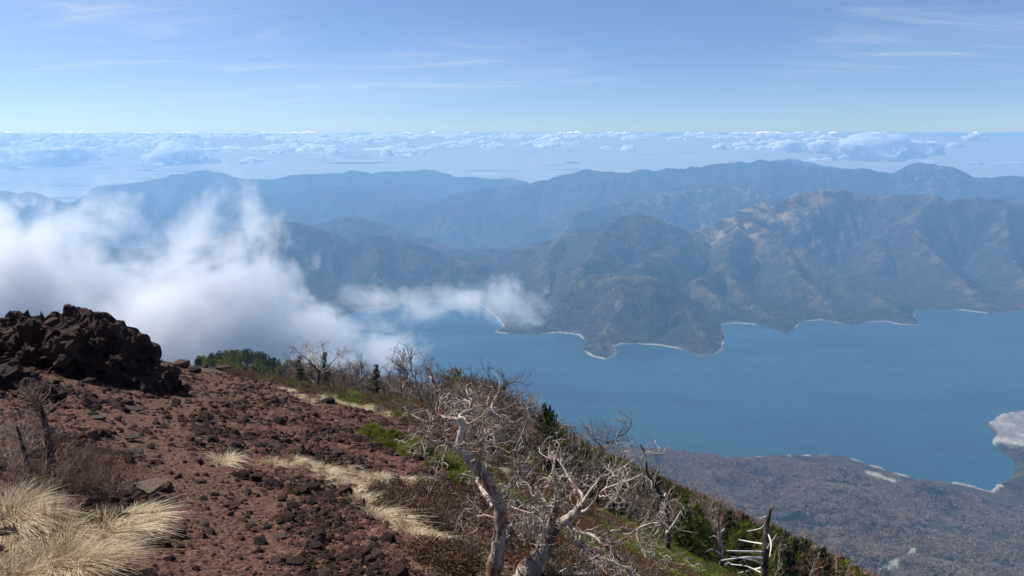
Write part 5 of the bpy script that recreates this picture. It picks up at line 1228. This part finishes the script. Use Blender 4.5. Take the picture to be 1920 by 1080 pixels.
fl_ = poly_sd(x_, y_, poly([(1850, 795), (1868, 812), (1862, 830), (1890, 838), (1960, 850), (2100, 830), (2100, 742), (1990, 755), (1920, 768), (1880, 776)]))
ba_ = poly_sd(x_, y_, BARE)
rdm = np.full(n_, 1e9)
for p0, p1 in zip(rp[:-1], rp[1:]):
    e = p1 - p0; t_ = np.clip(((x_ - p0[0]) * e[0] + (y_ - p0[1]) * e[1]) / (e @ e), 0, 1); rdm = np.minimum(rdm, np.hypot(x_ - p0[0] - t_ * e[0], y_ - p0[1] - t_ * e[1]))
ok &= (fbm(x_, y_, 120, 4, 165) > -0.42 + 0.25 * g.random(n_)) & (ba_ < -3) & (rdm > 9) & ((fl_ < 0) | (g.random(n_) < .05)); x_, y_, z_ = x_[ok], y_[ok], z_[ok]; n_ = len(x_)
ff = fbm(x_, y_, 190, 4, 160); vid = np.where(ff + g.normal(0, .33, n_) > .58, g.integers(4, 6, n_), g.integers(0, 4, n_))
scatter('lakeside_woods', np.stack([x_, y_, z_], -1), g.uniform(6, 11, n_), np.stack([0 * x_, 0 * x_, g.uniform(0, 6.28, n_)], -1), vid, fp2, 'grey brown leafless woods on the low shore of the lake')
n_ = 110000
r_ = np.sqrt(g.uniform(3800 ** 2, 7600 ** 2, n_)); a_ = g.uniform(R(-24), R(37), n_); x_, y_ = r_ * np.sin(a_), r_ * np.cos(a_)
fi = np.clip((a_ - R(-44)) / R(88) * 979, 0, 978.999); fj = np.clip((np.log(r_) - math.log(3300)) / (math.log(18500) - math.log(3300)) * 559, 0, 558.999)
Hm = h.reshape(980, 560); Dm = ds.reshape(980, 560); Gm = np.maximum(grass, 0).reshape(980, 560) if False else None
i, j = fi.astype(int), fj.astype(int); u, w_ = fi - i, fj - j
zz = Hm[i, j] * (1 - u) * (1 - w_) + Hm[i + 1, j] * u * (1 - w_) + Hm[i, j + 1] * (1 - u) * w_ + Hm[i + 1, j + 1] * u * w_
dd_ = Dm[i, j]; gm = GRASS.reshape(980, 560)[i, j]; sm = SCAR.reshape(980, 560)[i, j]
ok = (dd_ > 8) & (zz > LAKE + 2) & (g.random(n_) > gm * 1.1) & (g.random(n_) > sm * .9); x_, y_, zz = x_[ok], y_[ok], zz[ok]; n_ = len(x_)
ff = fbm(x_, y_, 420, 4, 170) + 0.15 * (zz - LAKE) / 500; vid = np.where(ff + g.normal(0, .25, n_) > .22, g.integers(4, 6, n_), g.integers(0, 4, n_))
scatter('mountain_woods', np.stack([x_, y_, zz], -1), g.uniform(5, 11, n_), np.stack([0 * x_, 0 * x_, g.uniform(0, 6.28, n_)], -1), vid, fp, 'leafless woods with dark conifers on the mountains across the lake')
k = 0
while k < 46:
    px, py = g.uniform(690, 915), g.uniform(905, 1080)
    p = spot(px, py)
    if poly_sd(np.array([p[0]]), np.array([p[1]]), HEATH)[0] < 0.02: continue
    o = link_obj('heath_shrub', hv[k % 4]); o.location = p; o.rotation_euler = (0, 0, g.uniform(0, 6.28)); s_ = g.uniform(.35, .7); o.scale = (s_, s_, s_ * .8); k += 1
    lb = ('small' if s_ < .5 else 'large') + ' rusty heath cushion between grass strip and birch, ' + ('upper' if py < 960 else 'middle' if py < 1020 else 'lower') + (' outer' if px < 800 else ' inner') + ' part'
    tag(o, lb, 'shrub', lb)
print('done')
